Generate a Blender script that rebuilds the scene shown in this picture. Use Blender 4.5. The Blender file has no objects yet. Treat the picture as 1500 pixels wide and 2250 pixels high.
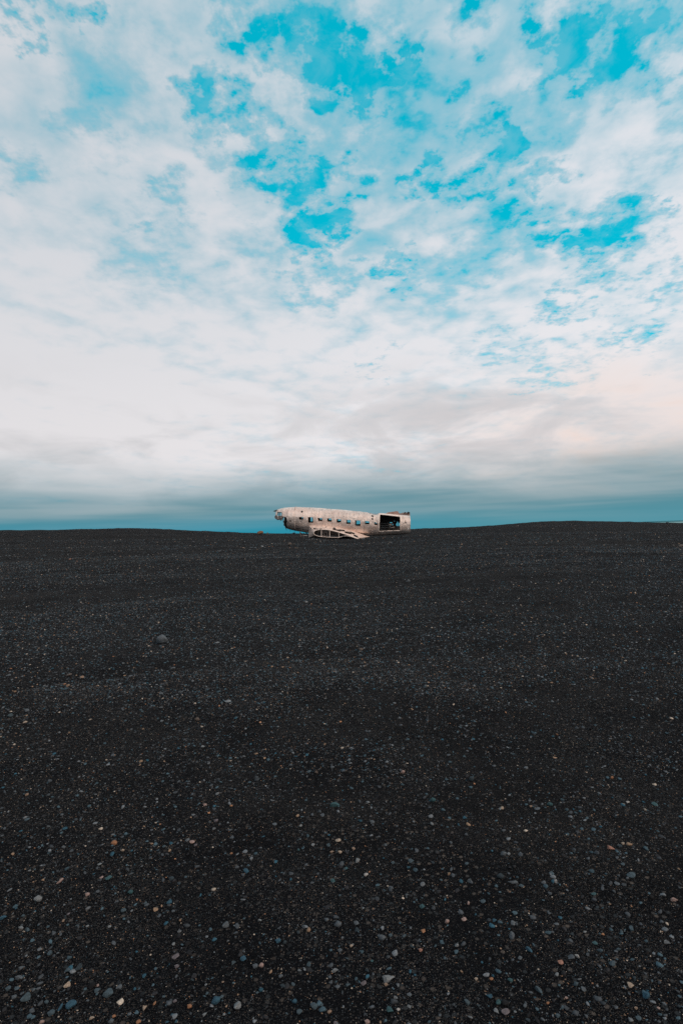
import bpy, bmesh, math, random
import numpy as np
from mathutils import Vector, Matrix

random.seed(7)
rng = np.random.default_rng(11)
S = bpy.context.scene
C = S.collection
R = math.radians

# ------------------------------------------------------------------ camera
EYE = Vector((0.0, 0.0, 1.6))
FPX = 1200.0                       # focal length in pixels of a 1500 x 2250 frame
PITCH = math.atan(44 / FPX)        # looking very slightly up
ROLL = R(2.0)                      # hand-held tilt: the sea horizon climbs to the right
cam_d = bpy.data.cameras.new('camera')
cam_d.sensor_fit = 'VERTICAL'
cam_d.sensor_height = 36.0
cam_d.lens = 36.0 * FPX / 2250.0
cam_d.clip_start = 0.05
cam_d.clip_end = 60000
cam = bpy.data.objects.new('camera', cam_d)
C.objects.link(cam)
fwd = Vector((0, math.cos(PITCH), math.sin(PITCH)))
r0 = Vector((1, 0, 0))
u0 = r0.cross(fwd)
rgt = (r0 * math.cos(ROLL) - u0 * math.sin(ROLL)).normalized()
up = rgt.cross(fwd).normalized()
cam.matrix_world = Matrix(((rgt.x, up.x, -fwd.x, EYE.x), (rgt.y, up.y, -fwd.y, EYE.y), (rgt.z, up.z, -fwd.z, EYE.z), (0, 0, 0, 1)))
S.camera = cam

# ------------------------------------------------------------------ exposure
S.view_settings.view_transform = 'Standard'
S.view_settings.look = 'None'
S.view_settings.exposure = 0.0
S.view_settings.gamma = 1.0
S.view_settings.use_curve_mapping = False
S.cycles.max_bounces = 6
S.cycles.diffuse_bounces = 2
S.cycles.glossy_bounces = 3
S.cycles.use_denoising = False

# ------------------------------------------------------------------ sun, sky
SUN_AZ, SUN_EL = R(125), R(38)       # clockwise from the view direction; soft sun behind thin cloud
to_sun = Vector((math.sin(SUN_AZ) * math.cos(SUN_EL), math.cos(SUN_AZ) * math.cos(SUN_EL), math.sin(SUN_EL)))
sun_d = bpy.data.lights.new('sun', 'SUN')
sun_d.energy = 2.0
sun_d.angle = R(10)
sun_d.color = (1.0, 0.74, 0.56)
sun = bpy.data.objects.new('sun', sun_d)
sun.rotation_euler = (-to_sun).to_track_quat('-Z', 'Y').to_euler()
C.objects.link(sun)


def lin(r, g, b):
    f = lambda c: (c / 255 / 12.92) if c <= 10.3 else ((c / 255 + 0.055) / 1.055) ** 2.4
    return (f(r), f(g), f(b))


def ray(px, py):
    return (fwd * FPX + rgt * (px - 750) + up * (1125 - py)).normalized()


def pix(p):
    d = Vector(p) - EYE
    k = FPX / d.dot(fwd)
    return 750 + d.dot(rgt) * k, 1125 - d.dot(up) * k


class NT:
    """small helper to write node trees"""
    def __init__(self, tree):
        self.t = tree
        self.n = tree.nodes
        self.l = tree.links

    def node(self, typ, ins=None, **props):
        nd = self.n.new(typ)
        for k, v in props.items():
            setattr(nd, k, v)
        for k, v in (ins or {}).items():
            sk = nd.inputs[k]
            if isinstance(v, bpy.types.NodeSocket):
                self.l.new(v, sk)
            else:
                sk.default_value = v
        return nd

    def math(self, op, a, b=0.0, clamp=False):
        return self.node('ShaderNodeMath', {0: a, 1: b}, operation=op, use_clamp=clamp).outputs[0]

    def vmath(self, op, a, b=(0, 0, 0)):
        nd = self.node('ShaderNodeVectorMath', {0: a, 1: b}, operation=op)
        return nd.outputs['Value'] if op in ('DISTANCE', 'LENGTH', 'DOT_PRODUCT') else nd.outputs[0]

    def ramp(self, v, a, b, x=0.0, y=1.0, smooth=True):
        return self.node('ShaderNodeMapRange', {'Value': v, 'From Min': a, 'From Max': b, 'To Min': x, 'To Max': y},
                         interpolation_type='SMOOTHSTEP' if smooth else 'LINEAR').outputs[0]

    def noise(self, vec, scale, detail=4, rough=0.5, dist=0.0, col=False, dim='3D'):
        nd = self.node('ShaderNodeTexNoise', {'Vector': vec}, noise_dimensions=dim)
        for k, v in (('Scale', scale), ('Detail', detail), ('Roughness', rough), ('Distortion', dist)):
            nd.inputs[k].default_value = v
        return nd.outputs['Color' if col else 'Fac']

    def mix(self, f, a, b, blend='MIX'):
        nd = self.node('ShaderNodeMix', data_type='RGBA', blend_type=blend)
        for sk, v in ((nd.inputs[0], f), (nd.inputs[6], a), (nd.inputs[7], b)):
            if isinstance(v, bpy.types.NodeSocket):
                self.l.new(v, sk)
            else:
                sk.default_value = (*v, 1) if isinstance(v, tuple) and len(v) == 3 else v
        return nd.outputs[2]


world = bpy.data.worlds.new('World')
S.world = world
world.use_nodes = True
W = NT(world.node_tree)
W.n.clear()
BG = 0.1


def build_sky():
    gen = W.node('ShaderNodeTexCoord').outputs['Generated']
    d = W.vmath('NORMALIZE', gen)
    sep = W.node('ShaderNodeSeparateXYZ', {0: d})
    dx, dy, dz = sep.outputs
    nish = W.node('ShaderNodeTexSky', sky_type='NISHITA', sun_disc=False, sun_elevation=SUN_EL, sun_rotation=SUN_AZ,
                  altitude=0, air_density=1.0, dust_density=0.3, ozone_density=2.0).outputs[0]
    # clear air between the clouds, strongly cyan
    nl = W.node('ShaderNodeRGBToBW', {0: nish}).outputs[0]
    blue_t = W.mix(0.7, nish, W.node('ShaderNodeCombineXYZ', {0: nl, 1: nl, 2: nl}).outputs[0])
    blue = W.mix(0.78, W.mix(1.0, blue_t, (0.02, 3.9, 4.2), 'MULTIPLY'), tuple(x / BG for x in lin(0, 175, 201)))
    # cloud deck coordinates: a flat layer overhead
    zc = W.math('ADD', W.math('MAXIMUM', dz, 0.0), 0.13)
    p = W.node('ShaderNodeCombineXYZ', {0: W.math('DIVIDE', dx, zc), 1: W.math('DIVIDE', dy, zc), 2: 0.0}).outputs[0]
    # gaps and thin places, in world direction (z stretched so the gaps lie flat)
    wv = W.noise(p, 10.0, 5, 0.62, 0.0, True, '2D')
    wv2 = W.noise(p, 1.7, 1, 0.5, 0.0, True, '2D')
    off = W.vmath('SCALE', W.vmath('SUBTRACT', wv, (0.5, 0.5, 0.5)))
    off.node.inputs['Scale'].default_value = 0.23
    off2 = W.vmath('SCALE', W.vmath('SUBTRACT', wv2, (0.5, 0.5, 0.5)))
    off2.node.inputs['Scale'].default_value = 0.05
    q = W.vmath('ADD', W.vmath('ADD', W.vmath('MULTIPLY', d, (1, 1, 1.5)), off), off2)
    holes = [  # px, py, radius px, depth of the gap
        (560, 40, 80, .95), (640, 110, 70, .8), (740, 130, 90, .95), (700, 60, 90, .6), (770, 165, 60, .7),
        (1225, 105, 95, .95), (1150, 80, 60, .8), (1400, 60, 130, 1.0), (1440, 120, 90, .9), (1320, 60, 80, .7), (1270, 120, 60, .8),
        (500, 240, 60, .85), (530, 270, 50, .6), (590, 305, 62, .8), (620, 370, 75, .95), (690, 375, 80, .95), (740, 360, 50, .7),
        (480, 330, 55, .45), (575, 270, 60, .5),
        (690, 495, 62, .95), (725, 535, 45, .85), (1350, 510, 90, 1.0), (1300, 545, 60, .9), (1395, 480, 50, .8), (1240, 555, 40, .6),
        (100, 12, 60, .95), (10, 60, 40, .7), (925, 400, 42, .8), (1165, 490, 60, .75), (1380, 750, 52, .75), (1215, 683, 45, .75),
        (855, 602, 48, .75), (1075, 332, 55, .7), (1050, 455, 50, .65), (1190, 376, 50, .65), (1000, 15, 70, .8), (1040, 260, 60, .5),
        (780, 248, 45, .6), (830, 140, 45, .6), (1020, 400, 60, .65), (1440, 330, 80, .35), (700, 625, 60, .55), (1320, 636, 50, .65),
        (1490, 620, 50, .65), (1455, 455, 35, .7), (1085, 765, 45, .5), (820, 790, 30, .5), (1270, 790, 60, .5), (1190, 820, 50, .55),
        (1200, 200, 110, .42), (1090, 510, 90, .45), (660, 260, 110, .45), (860, 250, 90, .32), (260, 130, 120, .36), (190, 285, 70, .42),
        (350, 450, 55, .48), (300, 580, 90, .30), (20, 390, 60, .40), (560, 545, 70, .25), (990, 590, 80, .40),
    ]
    tot = None
    for (px, py, rp, amp) in holes:
        v = ray(px, py)
        c = (v.x, v.y, v.z * 1.5)
        rr = rp / FPX * 1.45 * v.dot(fwd)
        dist = W.vmath('DISTANCE', q, c)
        m = W.ramp(dist, 0.12 * rr, 1.15 * rr, amp, 0.0)
        tot = m if tot is None else W.math('MAXIMUM', tot, m)
    # billows
    f1 = W.noise(p, 2.6, 2, 0.5, 0.35, False, '2D')
    f2 = W.noise(p, 8.5, 4, 0.52, 0.2, False, '2D')
    # long soft rolls of cloud running away to the right
    def deck(px, py):
        v = ray(px, py); return v.x / (v.z + .13), v.y / (v.z + .13)
    (ax, ay), (bx, by) = deck(0, 80), deck(420, 330)
    bl = math.hypot(bx - ax, by - ay); ux, uy = (bx - ax) / bl, (by - ay) / bl
    pb = W.node('ShaderNodeCombineXYZ', {0: W.math('MULTIPLY', W.vmath('DOT_PRODUCT', p, (ux, uy, 0)), .55), 1: W.math('MULTIPLY', W.vmath('DOT_PRODUCT', p, (-uy, ux, 0)), 2.6), 2: 0.0}).outputs[0]
    fb = W.noise(pb, 1.0, 4, .5, .2, False, '2D')
    f3 = W.noise(p, 22.0, 4, 0.58, 0.0, False, '2D')
    tex = None
    azm = W.math('ARCTAN2', dx, dy)
    a2 = W.math('MULTIPLY', W.ramp(azm, -0.5, 0.1, 1.0, 1.5), W.ramp(dz, 0.12, 0.42, 0.72, 1.0))     # larger, softer rolls on one side
    a3 = W.math('ADD', 0.16, W.math('MULTIPLY', tot, 1.35))                                       # ragged where the cloud breaks up
    for f_, amp in ((f1, .8), (f2, a2), (f3, a3), (fb, 1.25)):
        t_ = W.math('MULTIPLY', W.math('SUBTRACT', f_, 0.5), amp)
        tex = t_ if tex is None else W.math('ADD', tex, t_)
    base = W.math('ADD', W.ramp(W.math('ARCTAN2', dx, dy), -0.5, 0.15, 0.15, 0.0), W.ramp(dz, 0.12, 0.60, 1.16, 0.88))      # thinner overhead, closed towards the horizon
    dens = W.math('SUBTRACT', W.math('ADD', base, tex), W.math('MULTIPLY', tot, 1.0))
    cover = W.math('ADD', W.ramp(dens, -0.10, 0.30, 0.0, 0.52), W.ramp(dens, 0.12, 0.80, 0.0, 0.48))
    # thin veils drifting across the gaps
    cover = W.math('MAXIMUM', cover, W.math('MULTIPLY', W.ramp(W.noise(p, 11.0, 5, .6, .3, False, '2D'), .42, .72), .24))
    # cloud colours: whiter and warmer lower down
    warm = W.ramp(dz, 0.10, 0.55)
    tone = W.ramp(dens, 0.4, 1.3)
    k = 1 / BG
    cl = lambda r, g, b: tuple(x * k for x in lin(r, g, b))
    c_hi = W.mix(tone, cl(164, 197, 211), cl(216, 220, 226))
    c_lo = W.mix(tone, cl(196, 215, 225), cl(234, 231, 233))
    ccol = W.mix(warm, c_lo, c_hi)
    az = W.math('ARCTAN2', dx, dy)
    # left half a little greyer than the right, which is nearer the sun
    side = W.ramp(az, -0.7, 0.6, 0.93, 1.06)
    ccol = W.mix(1.0, ccol, W.node('ShaderNodeCombineXYZ', {0: side, 1: side, 2: side}).outputs[0], 'MULTIPLY')
    # grey underside patches low down
    pl = W.vmath('MULTIPLY', d, (5.0, 5.0, 16.0))
    g1 = W.noise(pl, 1.0, 6, 0.55, 0.6)
    lowm = W.math('MULTIPLY', W.ramp(dz, 0.12, 0.32, 1.0, 0.0), W.ramp(g1, 0.42, 0.68))
    ccol = W.mix(W.math('MULTIPLY', lowm, 0.62), ccol, cl(188, 189, 192))
    # peach glow in the low cloud towards the sun's side
    v = ray(1470, 985)
    gl = W.ramp(W.vmath('DISTANCE', W.vmath('MULTIPLY', d, (1, 1, 2.6)), (v.x, v.y, v.z * 2.6)), 0.02, 0.56, 1.0, 0.0)
    ccol = W.mix(W.math('MULTIPLY', gl, W.ramp(g1, 0.30, 0.62, 1.0, 0.25)), ccol, cl(236, 214, 204))
    v2 = ray(1020, 925)
    gg = W.ramp(W.vmath('DISTANCE', W.vmath('MULTIPLY', d, (1, 1, 2.6)), (v2.x, v2.y, v2.z * 2.6)), 0.02, 0.36, 1.0, 0.0)
    ccol = W.mix(W.math('MULTIPLY', gg, W.ramp(g1, 0.38, 0.58, 0.0, 0.60)), ccol, cl(196, 193, 195))
    sky = W.mix(cover, blue, ccol)
    # low bank of teal-grey stratus along the horizon
    el = W.math('ADD', dz, W.math('MULTIPLY', W.math('SUBTRACT', W.noise(W.vmath('MULTIPLY', d, (1.8, 1.8, 9.0)), 1.3, 4, 0.5, 0.6), 0.5), 0.10))
    bank = W.ramp(el, 0.03, 0.155, 1.0, 0.0)
    streak = W.noise(W.vmath('MULTIPLY', d, (1.6, 1.6, 34.0)), 1.5, 3, 0.45, 0.2)
    bcol = W.mix(W.ramp(streak, 0.35, 0.65), cl(92, 142, 155), cl(128, 158, 167))
    leftm = W.ramp(az, -0.10, 0.30, 1.0, 0.0)
    hz = W.mix(leftm, cl(76, 146, 162), cl(12, 142, 168))
    bcol = W.mix(W.ramp(dz, 0.0, 0.05, 0.82, 0.0), bcol, hz)
    sky = W.mix(bank, sky, bcol)
    bg = W.node('ShaderNodeBackground', {'Color': sky, 'Strength': BG})
    world.cycles.sampling_method = 'MANUAL'
    world.cycles.sample_map_resolution = 512
    out = W.node('ShaderNodeOutputWorld')
    W.l.new(bg.outputs[0], out.inputs[0])


build_sky()

# ------------------------------------------------------------------ helpers


def tag(o, label=None, cat=None, group=None, kind=None):
    if label: o['label'] = label
    if cat: o['category'] = cat
    if group: o['group'] = group
    if kind: o['kind'] = kind
    return o


def link(name, me, mat=None, parent=None, smooth=True):
    o = bpy.data.objects.new(name, me)
    C.objects.link(o)
    if mat is not None:
        me.materials.clear()
        me.materials.append(mat)
    if parent is not None:
        o.parent = parent
    if smooth and len(me.polygons):
        me.polygons.foreach_set('use_smooth', np.ones(len(me.polygons), bool))
    return o


def mesh(name, verts, faces):
    me = bpy.data.meshes.new(name)
    me.from_pydata([tuple(v) for v in verts], [], [tuple(f) for f in faces])
    me.update()
    return me


def material(name, fn):
    m = bpy.data.materials.new(name)
    m.use_nodes = True
    T = NT(m.node_tree)
    T.n.clear()
    out = T.node('ShaderNodeOutputMaterial')
    b = T.node('ShaderNodeBsdfPrincipled')
    T.l.new(b.outputs[0], out.inputs[0])
    fn(T, b)
    return m


def put(T, b, k, v):
    if isinstance(v, bpy.types.NodeSocket):
        T.l.new(v, b.inputs[k])
    else:
        b.inputs[k].default_value = v


def bump(T, b, h, strength, dist):
    nd = T.node('ShaderNodeBump', {'Height': h, 'Strength': strength, 'Distance': dist})
    T.l.new(nd.outputs[0], b.inputs['Normal'])


# vectorised value noise
_perm = rng.random((512, 512))


def vnoise(x, y):
    xi, yi = np.floor(x).astype(int), np.floor(y).astype(int)
    fx, fy = x - xi, y - yi
    fx, fy = fx * fx * (3 - 2 * fx), fy * fy * (3 - 2 * fy)
    g = lambda a, b: _perm[a & 511, b & 511]
    return ((g(xi, yi) * (1 - fx) + g(xi + 1, yi) * fx) * (1 - fy) + (g(xi, yi + 1) * (1 - fx) + g(xi + 1, yi + 1) * fx) * fy) - 0.5


def fbm(x, y, octv=4):
    s, a = 0.0, 1.0
    for i in range(octv):
        s = s + a * vnoise(x * 2 ** i + 17.3 * i, y * 2 ** i + 9.1 * i)
        a *= 0.5
    return s


# ------------------------------------------------------------------ terrain
D_MID, D_CREST = 57.0, 97.0


def z_at(px, py, dist):
    v = ray(px, py)
    return EYE.z + v.z * dist / v.y, v.x / v.y


MIDP = [(-700, 1200), (0, 1194), (300, 1190), (560, 1185.5), (690, 1185.6), (780, 1184.6), (834, 1180.5), (900, 1176.8), (1100, 1171), (1500, 1168), (2300, 1160)]
CRESTP = [(-700, 1186), (-200, 1172), (0, 1166.3), (120, 1165), (210, 1163), (285, 1161), (340, 1162), (400, 1165), (480, 1168.5), (560, 1172), (620, 1173), (760, 1172),
          (850, 1168), (900, 1162.5), (1000, 1159.5), (1080, 1155), (1160, 1148), (1210, 1145.3), (1255, 1144.2), (1340, 1145.8), (1420, 1148.3), (1500, 1150), (1700, 1154), (2300, 1140)]
_mid = np.array([(z_at(a, b, D_MID)[1], z_at(a, b, D_MID)[0]) for a, b in MIDP])
_cr = np.array([(z_at(a, b, D_CREST)[1], z_at(a, b, D_CREST)[0]) for a, b in CRESTP])


def smooth_interp(t, tab):
    s = 0
    for k in (-.02, -.01, 0, .01, .02):
        s = s + np.interp(t + k, tab[:, 0], tab[:, 1])
    return s / 5


def sst(x, a, b):
    t = np.clip((x - a) / (b - a), 0, 1)
    return t * t * (3 - 2 * t)


def ground(x, y):
    x, y = np.asarray(x, float), np.asarray(y, float)
    r = np.hypot(x, y)
    t = np.clip(x / np.maximum(y, 0.25 * r + 1e-6), -1.6, 1.6)
    zm, zc = smooth_interp(t, _mid), smooth_interp(t, _cr)
    front = sst(y / (r + 1e-6), -0.1, 0.45)
    z = zm * sst(y, 8, D_MID) * front
    z = z + (zc - zm) * sst(y, D_MID + 1, D_CREST) * front
    z = z - 9.0 * sst(y, D_CREST + 6, 260) - 8 * sst(y, 260, 700)
    # low wind-laid undulations, longer across the view
    w = sst(r, 9, 30) * (1 - sst(r, 110, 200))
    calm = 1 - 0.8 * np.exp(-((x) / 11) ** 2 - ((y - 57) / 7) ** 2)
    z = z + w * calm * (0.34 * fbm(x * 0.045 + 3, y * 0.13 + 8, 3) * (1 - 0.75 * sst(y, 75, 100)) + 0.10 * fbm(x * 0.12, y * 0.4 + 3, 3))
    # rough little humps along the far crest
    z = z + sst(y, 70, 92) * (1 - sst(r, 130, 200)) * (0.10 * fbm(x * .8 + 3, y * .5, 3) + 0.05 * fbm(x * 3, y * 2, 2))
    # hollow under the nose
    z = z - 0.22 * np.exp(-((x + 5.5) / 3.2) ** 2 - ((y - 61.0) / 2.2) ** 2)
    # footprints' and pebble scale relief
    near = 1 - sst(r, 30, 60)
    z = z + near * (0.05 * fbm(x * 0.7 + 40, y * 0.7, 3) + 0.016 * fbm(x * 3.1, y * 3.1 + 20, 3) + 0.010 * fbm(x * 11, y * 11, 2))
    return z


def gz(x, y):
    return float(ground(np.array([x]), np.array([y]))[0])


def hit_ground(px, py):
    v = ray(px, py)
    ts = np.geomspace(0.8, 300, 4000)
    P = np.array(EYE)[None] + ts[:, None] * np.array(v)[None]
    below = P[:, 2] < ground(P[:, 0], P[:, 1])
    i = int(np.argmax(below)) if below.any() else len(ts) - 1
    return Vector(P[i])


def sand_mat(T, b):
    co = T.node('ShaderNodeTexCoord').outputs['Object']
    big = T.noise(co, 0.09, 4, 0.55, 0.4)
    st = T.noise(T.vmath('MULTIPLY', co, (0.06, 0.45, 0.3)), 1.0, 5, 0.55, 0.3)  # wet and dry sand streaks, toned to paint in the skyline's shaded strips
    mid = T.noise(co, 1.3, 6, 0.6)
    fine = T.noise(co, 55, 4, 0.7)
    c = T.mix(T.ramp(big, 0.3, 0.7), (0.0038, 0.0044, 0.0060), (0.0072, 0.0070, 0.0074))
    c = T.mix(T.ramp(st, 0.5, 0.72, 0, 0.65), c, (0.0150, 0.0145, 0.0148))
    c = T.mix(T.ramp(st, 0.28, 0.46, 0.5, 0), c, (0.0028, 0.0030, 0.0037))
    c = T.mix(T.ramp(mid, 0.35, 0.75, 0, 0.5), c, (0.0034, 0.0036, 0.0044))
    # grains of sand: speckle of single coloured grains at several sizes
    for sc, lo, amt in ((280.0, .62, .95), (110.0, .72, .95), (38.0, .86, .85)):
        vo = T.node('ShaderNodeTexVoronoi', {'Vector': co, 'Scale': sc}, feature='F1', voronoi_dimensions='2D')
        rnd = T.node('ShaderNodeSeparateColor', {0: vo.outputs['Color']})
        spot = T.math('MULTIPLY', T.ramp(rnd.outputs[0], lo, lo + 0.02), T.ramp(vo.outputs['Distance'], 0.20, 0.42, 1, 0))
        pat = T.ramp(T.noise(co, 0.35 + sc * 0.004, 4, 0.6), 0.38, 0.62, 0.25, 1.0)
        gcol = T.mix(T.ramp(rnd.outputs[1], 0.3, 0.9), (0.040, 0.047, 0.052), (0.115, 0.098, 0.086))
        c = T.mix(T.math('MULTIPLY', T.math('MULTIPLY', spot, pat), amt), c, gcol)
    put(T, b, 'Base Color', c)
    put(T, b, 'Roughness', 0.95)
    put(T, b, 'Specular IOR Level', 0.03)
    h = T.math('ADD', T.math('MULTIPLY', fine, 0.6), T.math('ADD', T.math('MULTIPLY', T.noise(co, 220, 3, 0.7), 0.35), T.math('MULTIPLY', T.noise(co, 12, 4, .6), 0.9)))
    bump(T, b, h, 0.9, 0.02)


M_sand = material('black_volcanic_sand', sand_mat)


def build_ground():
    rr = np.concatenate([[0.25], np.geomspace(0.5, 130, 300), np.geomspace(140, 2600, 40)])
    fr = np.radians(np.linspace(-58, 58, 300))
    bk = np.radians(np.linspace(58, 302, 62))[1:-1]
    az = np.concatenate([fr, bk])
    A, Rr = np.meshgrid(az, rr)
    X, Y = Rr * np.sin(A), Rr * np.cos(A)
    Z = ground(X.ravel(), Y.ravel())
    V = np.stack([X.ravel(), Y.ravel(), Z], 1)
    nr, na = len(rr), len(az)
    i, j = np.meshgrid(np.arange(nr - 1), np.arange(na), indexing='ij')
    j2 = (j + 1) % na
    F = np.stack([i * na + j, i * na + j2, (i + 1) * na + j2, (i + 1) * na + j], -1).reshape(-1, 4)[:, ::-1]
    me = bpy.data.meshes.new('black_sand_ground')
    V = np.vstack([V, [[0, 0, gz(0, 0.01)]]])
    faces = F.tolist() + [[na * nr, (k + 1) % na, k] for k in range(na)]
    me.from_pydata(V.tolist(), [], faces)
    me.update()
    bm = bmesh.new(); bm.from_mesh(me)
    bmesh.ops.recalc_face_normals(bm, faces=bm.faces)
    bm.faces.ensure_lookup_table()
    if bm.faces[1000].normal.z < 0:
        bmesh.ops.reverse_faces(bm, faces=bm.faces)
    bm.to_mesh(me); bm.free()
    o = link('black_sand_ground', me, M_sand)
    return tag(o, kind='structure')


ground_o = build_ground()


def sea_mat(T, b):
    co = T.node('ShaderNodeTexCoord').outputs['Object']
    yy = T.node('ShaderNodeSeparateXYZ', {0: co}).outputs[1]
    n = T.noise(T.vmath('MULTIPLY', co, (0.0004, 0.003, 1)), 1.0, 4, 0.5)
    deep = T.mix(T.ramp(n, 0.35, 0.65), (0.003, 0.10, 0.13), (0.01, 0.13, 0.16))
    shoal = T.mix(T.ramp(n, 0.35, 0.65), (0.13, 0.27, 0.29), (0.19, 0.33, 0.34))      # surf and silt off the beach
    put(T, b, 'Base Color', T.mix(T.ramp(yy, 4200, 6500), shoal, deep))
    put(T, b, 'Roughness', 0.8)
    put(T, b, 'Specular IOR Level', 0.1)


sea = link('sea', mesh('sea', [(-40000, 330, -12), (40000, 330, -12), (40000, 52000, -12), (-40000, 52000, -12)], [(0, 1, 2, 3)]), material('sea_water', sea_mat), smooth=False)
tag(sea, kind='structure')

# ------------------------------------------------------------------ aircraft wreck
AX = Matrix.Rotation(R(-2.6), 4, 'Z') @ Matrix.Rotation(R(2.3), 4, 'Y') @ Matrix.Rotation(R(5.2), 4, 'X')
v0 = ray(750, 1148)
O0 = EYE + v0 * (59.2 / v0.y)
FRAME = Matrix.Translation(O0) @ AX
INV = FRAME.inverted()


def L(px, py, yl):
    """photo point -> (x, z) in the aircraft's own frame on its lengthwise plane y = yl"""
    a, dd = INV @ EYE, (INV.to_3x3() @ ray(px, py))
    t = (yl - a.y) / dd.y
    p = a + dd * t
    return p.x, p.z


def lpix(x, y, z):
    return pix(FRAME @ Vector((x, y, z)))


def skin_mat(T, b):
    co = T.node('ShaderNodeTexCoord').outputs['Object']
    sep = T.node('ShaderNodeSeparateXYZ', {0: co})
    n1 = T.noise(co, 0.9, 6, 0.6, 0.4)
    n2 = T.noise(co, 6.0, 6, 0.65)
    stv = T.noise(T.vmath('MULTIPLY', co, (5.0, 1.2, 0.7)), 1.0, 5, 0.6)
    sth = T.noise(T.vmath('MULTIPLY', co, (0.5, 2.0, 7.0)), 1.0, 4, 0.6)
    c = T.mix(T.ramp(n1, 0.3, 0.7), (0.86, 0.66, 0.575), (0.97, 0.82, 0.735))
    c = T.mix(T.ramp(stv, 0.45, 0.72, 0, 0.6), c, (0.36, 0.29, 0.255))
    c = T.mix(T.ramp(sth, 0.55, 0.8, 0, 0.5), c, (0.34, 0.29, 0.27))
    c = T.mix(T.ramp(n2, 0.58, 0.8, 0, 0.35), c, (0.25, 0.20, 0.175))
    c = T.mix(T.ramp(T.noise(T.vmath('MULTIPLY', co, (.7, .7, 1.1)), 1.0, 5, .62, .8), .54, .68, 0, .38), c, (0.42, 0.32, 0.28))
    # separate sheets weathered differently
    br = T.node('ShaderNodeTexBrick', {'Vector': T.node('ShaderNodeCombineXYZ', {0: sep.outputs[0], 1: sep.outputs[2], 2: 0.0}).outputs[0],
                                       'Color1': (0.80, 0.80, 0.80, 1), 'Color2': (1.06, 1.05, 1.04, 1), 'Mortar': (0.78, 0.76, 0.75, 1), 'Scale': 1.0,
                                       'Mortar Size': 0.010, 'Bias': 0.0, 'Brick Width': 1.9, 'Row Height': 0.62}, offset=0.37, squash=1.35, squash_frequency=3)
    c = T.mix(1.0, c, br.outputs['Color'], 'MULTIPLY')
    # bare chips
    vo = T.node('ShaderNodeTexVoronoi', {'Vector': co, 'Scale': 7.0}, feature='F1')
    rc = T.node('ShaderNodeSeparateColor', {0: vo.outputs['Color']})
    chip = T.math('MULTIPLY', T.ramp(rc.outputs[0], 0.86, 0.88), T.ramp(vo.outputs['Distance'], 0.12, 0.22, 1, 0))
    c = T.mix(T.math('MULTIPLY', chip, 0.5), c, T.mix(T.ramp(rc.outputs[1], .45, .55), (0.82, 0.76, 0.70), (0.07, 0.055, 0.05)))
    # darker grey towards the nose underside
    nose = T.math('MULTIPLY', T.ramp(sep.outputs[0], -5.9, -3.2, 1, 0), T.ramp(sep.outputs[2], -0.8, 0.9, 1, 0))
    c = T.mix(T.math('MULTIPLY', nose, T.ramp(n2, 0.2, 0.7, 0.35, 0.9)), c, (0.20, 0.175, 0.17))
    put(T, b, 'Base Color', c)
    put(T, b, 'Metallic', 0.5)
    put(T, b, 'Roughness', T.ramp(n2, 0.3, 0.7, 0.36, 0.60))
    h = T.math('ADD', T.math('MULTIPLY', T.noise(co, 2.2, 4, 0.5), 1.0), T.math('MULTIPLY', n2, 0.25))
    bump(T, b, h, 0.35, 0.03)


def plain(col, rough=0.6, metal=0.0, var=0.35, sc=4.0):
    def fn(T, b):
        co = T.node('ShaderNodeTexCoord').outputs['Object']
        n = T.noise(co, sc, 6, 0.65, 0.2)
        k = tuple(x * (1 - var) for x in col)
        k2 = tuple(min(1, x * (1 + var)) for x in col)
        put(T, b, 'Base Color', T.mix(T.ramp(n, 0.3, 0.7), k, k2))
        put(T, b, 'Roughness', rough)
        put(T, b, 'Metallic', metal)
        bump(T, b, n, 0.4, 0.02)
    return fn


M_skin = material('weathered_white_aluminium', skin_mat)
M_inner = material('dark_primed_interior', plain((0.013, 0.012, 0.011), 0.8))
M_rib = material('oxidised_frame_metal', plain((0.10, 0.088, 0.078), 0.6, 0.2))
M_trim = material('bare_edge_metal', plain((0.78, 0.65, 0.575), 0.5, 0.15, 0.2))
M_blue = material('blue_grey_sheet', plain((0.22, 0.33, 0.38), 0.4, 0.4, 0.2))
M_rust = material('red_brown_corroded_sheet', plain((0.34, 0.23, 0.195), 0.75, 0.0))
M_dark = material('dark_stained_metal', plain((0.035, 0.036, 0.038), 0.6, 0.2))
M_wing = material('bare_wing_sheet', plain((0.78, 0.62, 0.54), 0.45, 0.4, 0.22, 2.5))

TOP = [(601, 1124), (605, 1121.5), (609.6, 1119.6), (615, 1117.6), (621.6, 1116), (630, 1115), (649, 1114), (666, 1114.3), (690, 1115.5), (738, 1119), (774, 1122.4), (805, 1125.2), (833, 1127), (858, 1129), (880, 1131.2), (900, 1133.2)]
BOT = [(601, 1141), (605, 1143), (612, 1148), (619, 1155), (626, 1161), (634, 1163.6), (642, 1165.5), (676, 1171.5), (700, 1175), (740, 1177.5), (784, 1178.4), (810, 1178), (834, 1177.4), (870, 1175.8), (900, 1173)]
_top = np.array([L(a, b, 0.0) for a, b in TOP])
_bot = np.array([L(a, b, -0.35) for a, b in BOT])
XN, XT = _top[0, 0], _top[-1, 0]
_wid = np.array([(XN, 0.45), (XN + .4, .72), (XN + 1.0, .98), (XN + 1.8, 1.16), (XN + 2.8, 1.25), (XN + 9, 1.25), (XN + 11.5, 1.20), (XT, 1.02)])


def smi(x, tab):
    x = np.asarray(x, float)
    return sum(np.interp(x + k, tab[:, 0], tab[:, 1]) for k in (-.2, -.1, 0, .1, .2)) / 5


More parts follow.
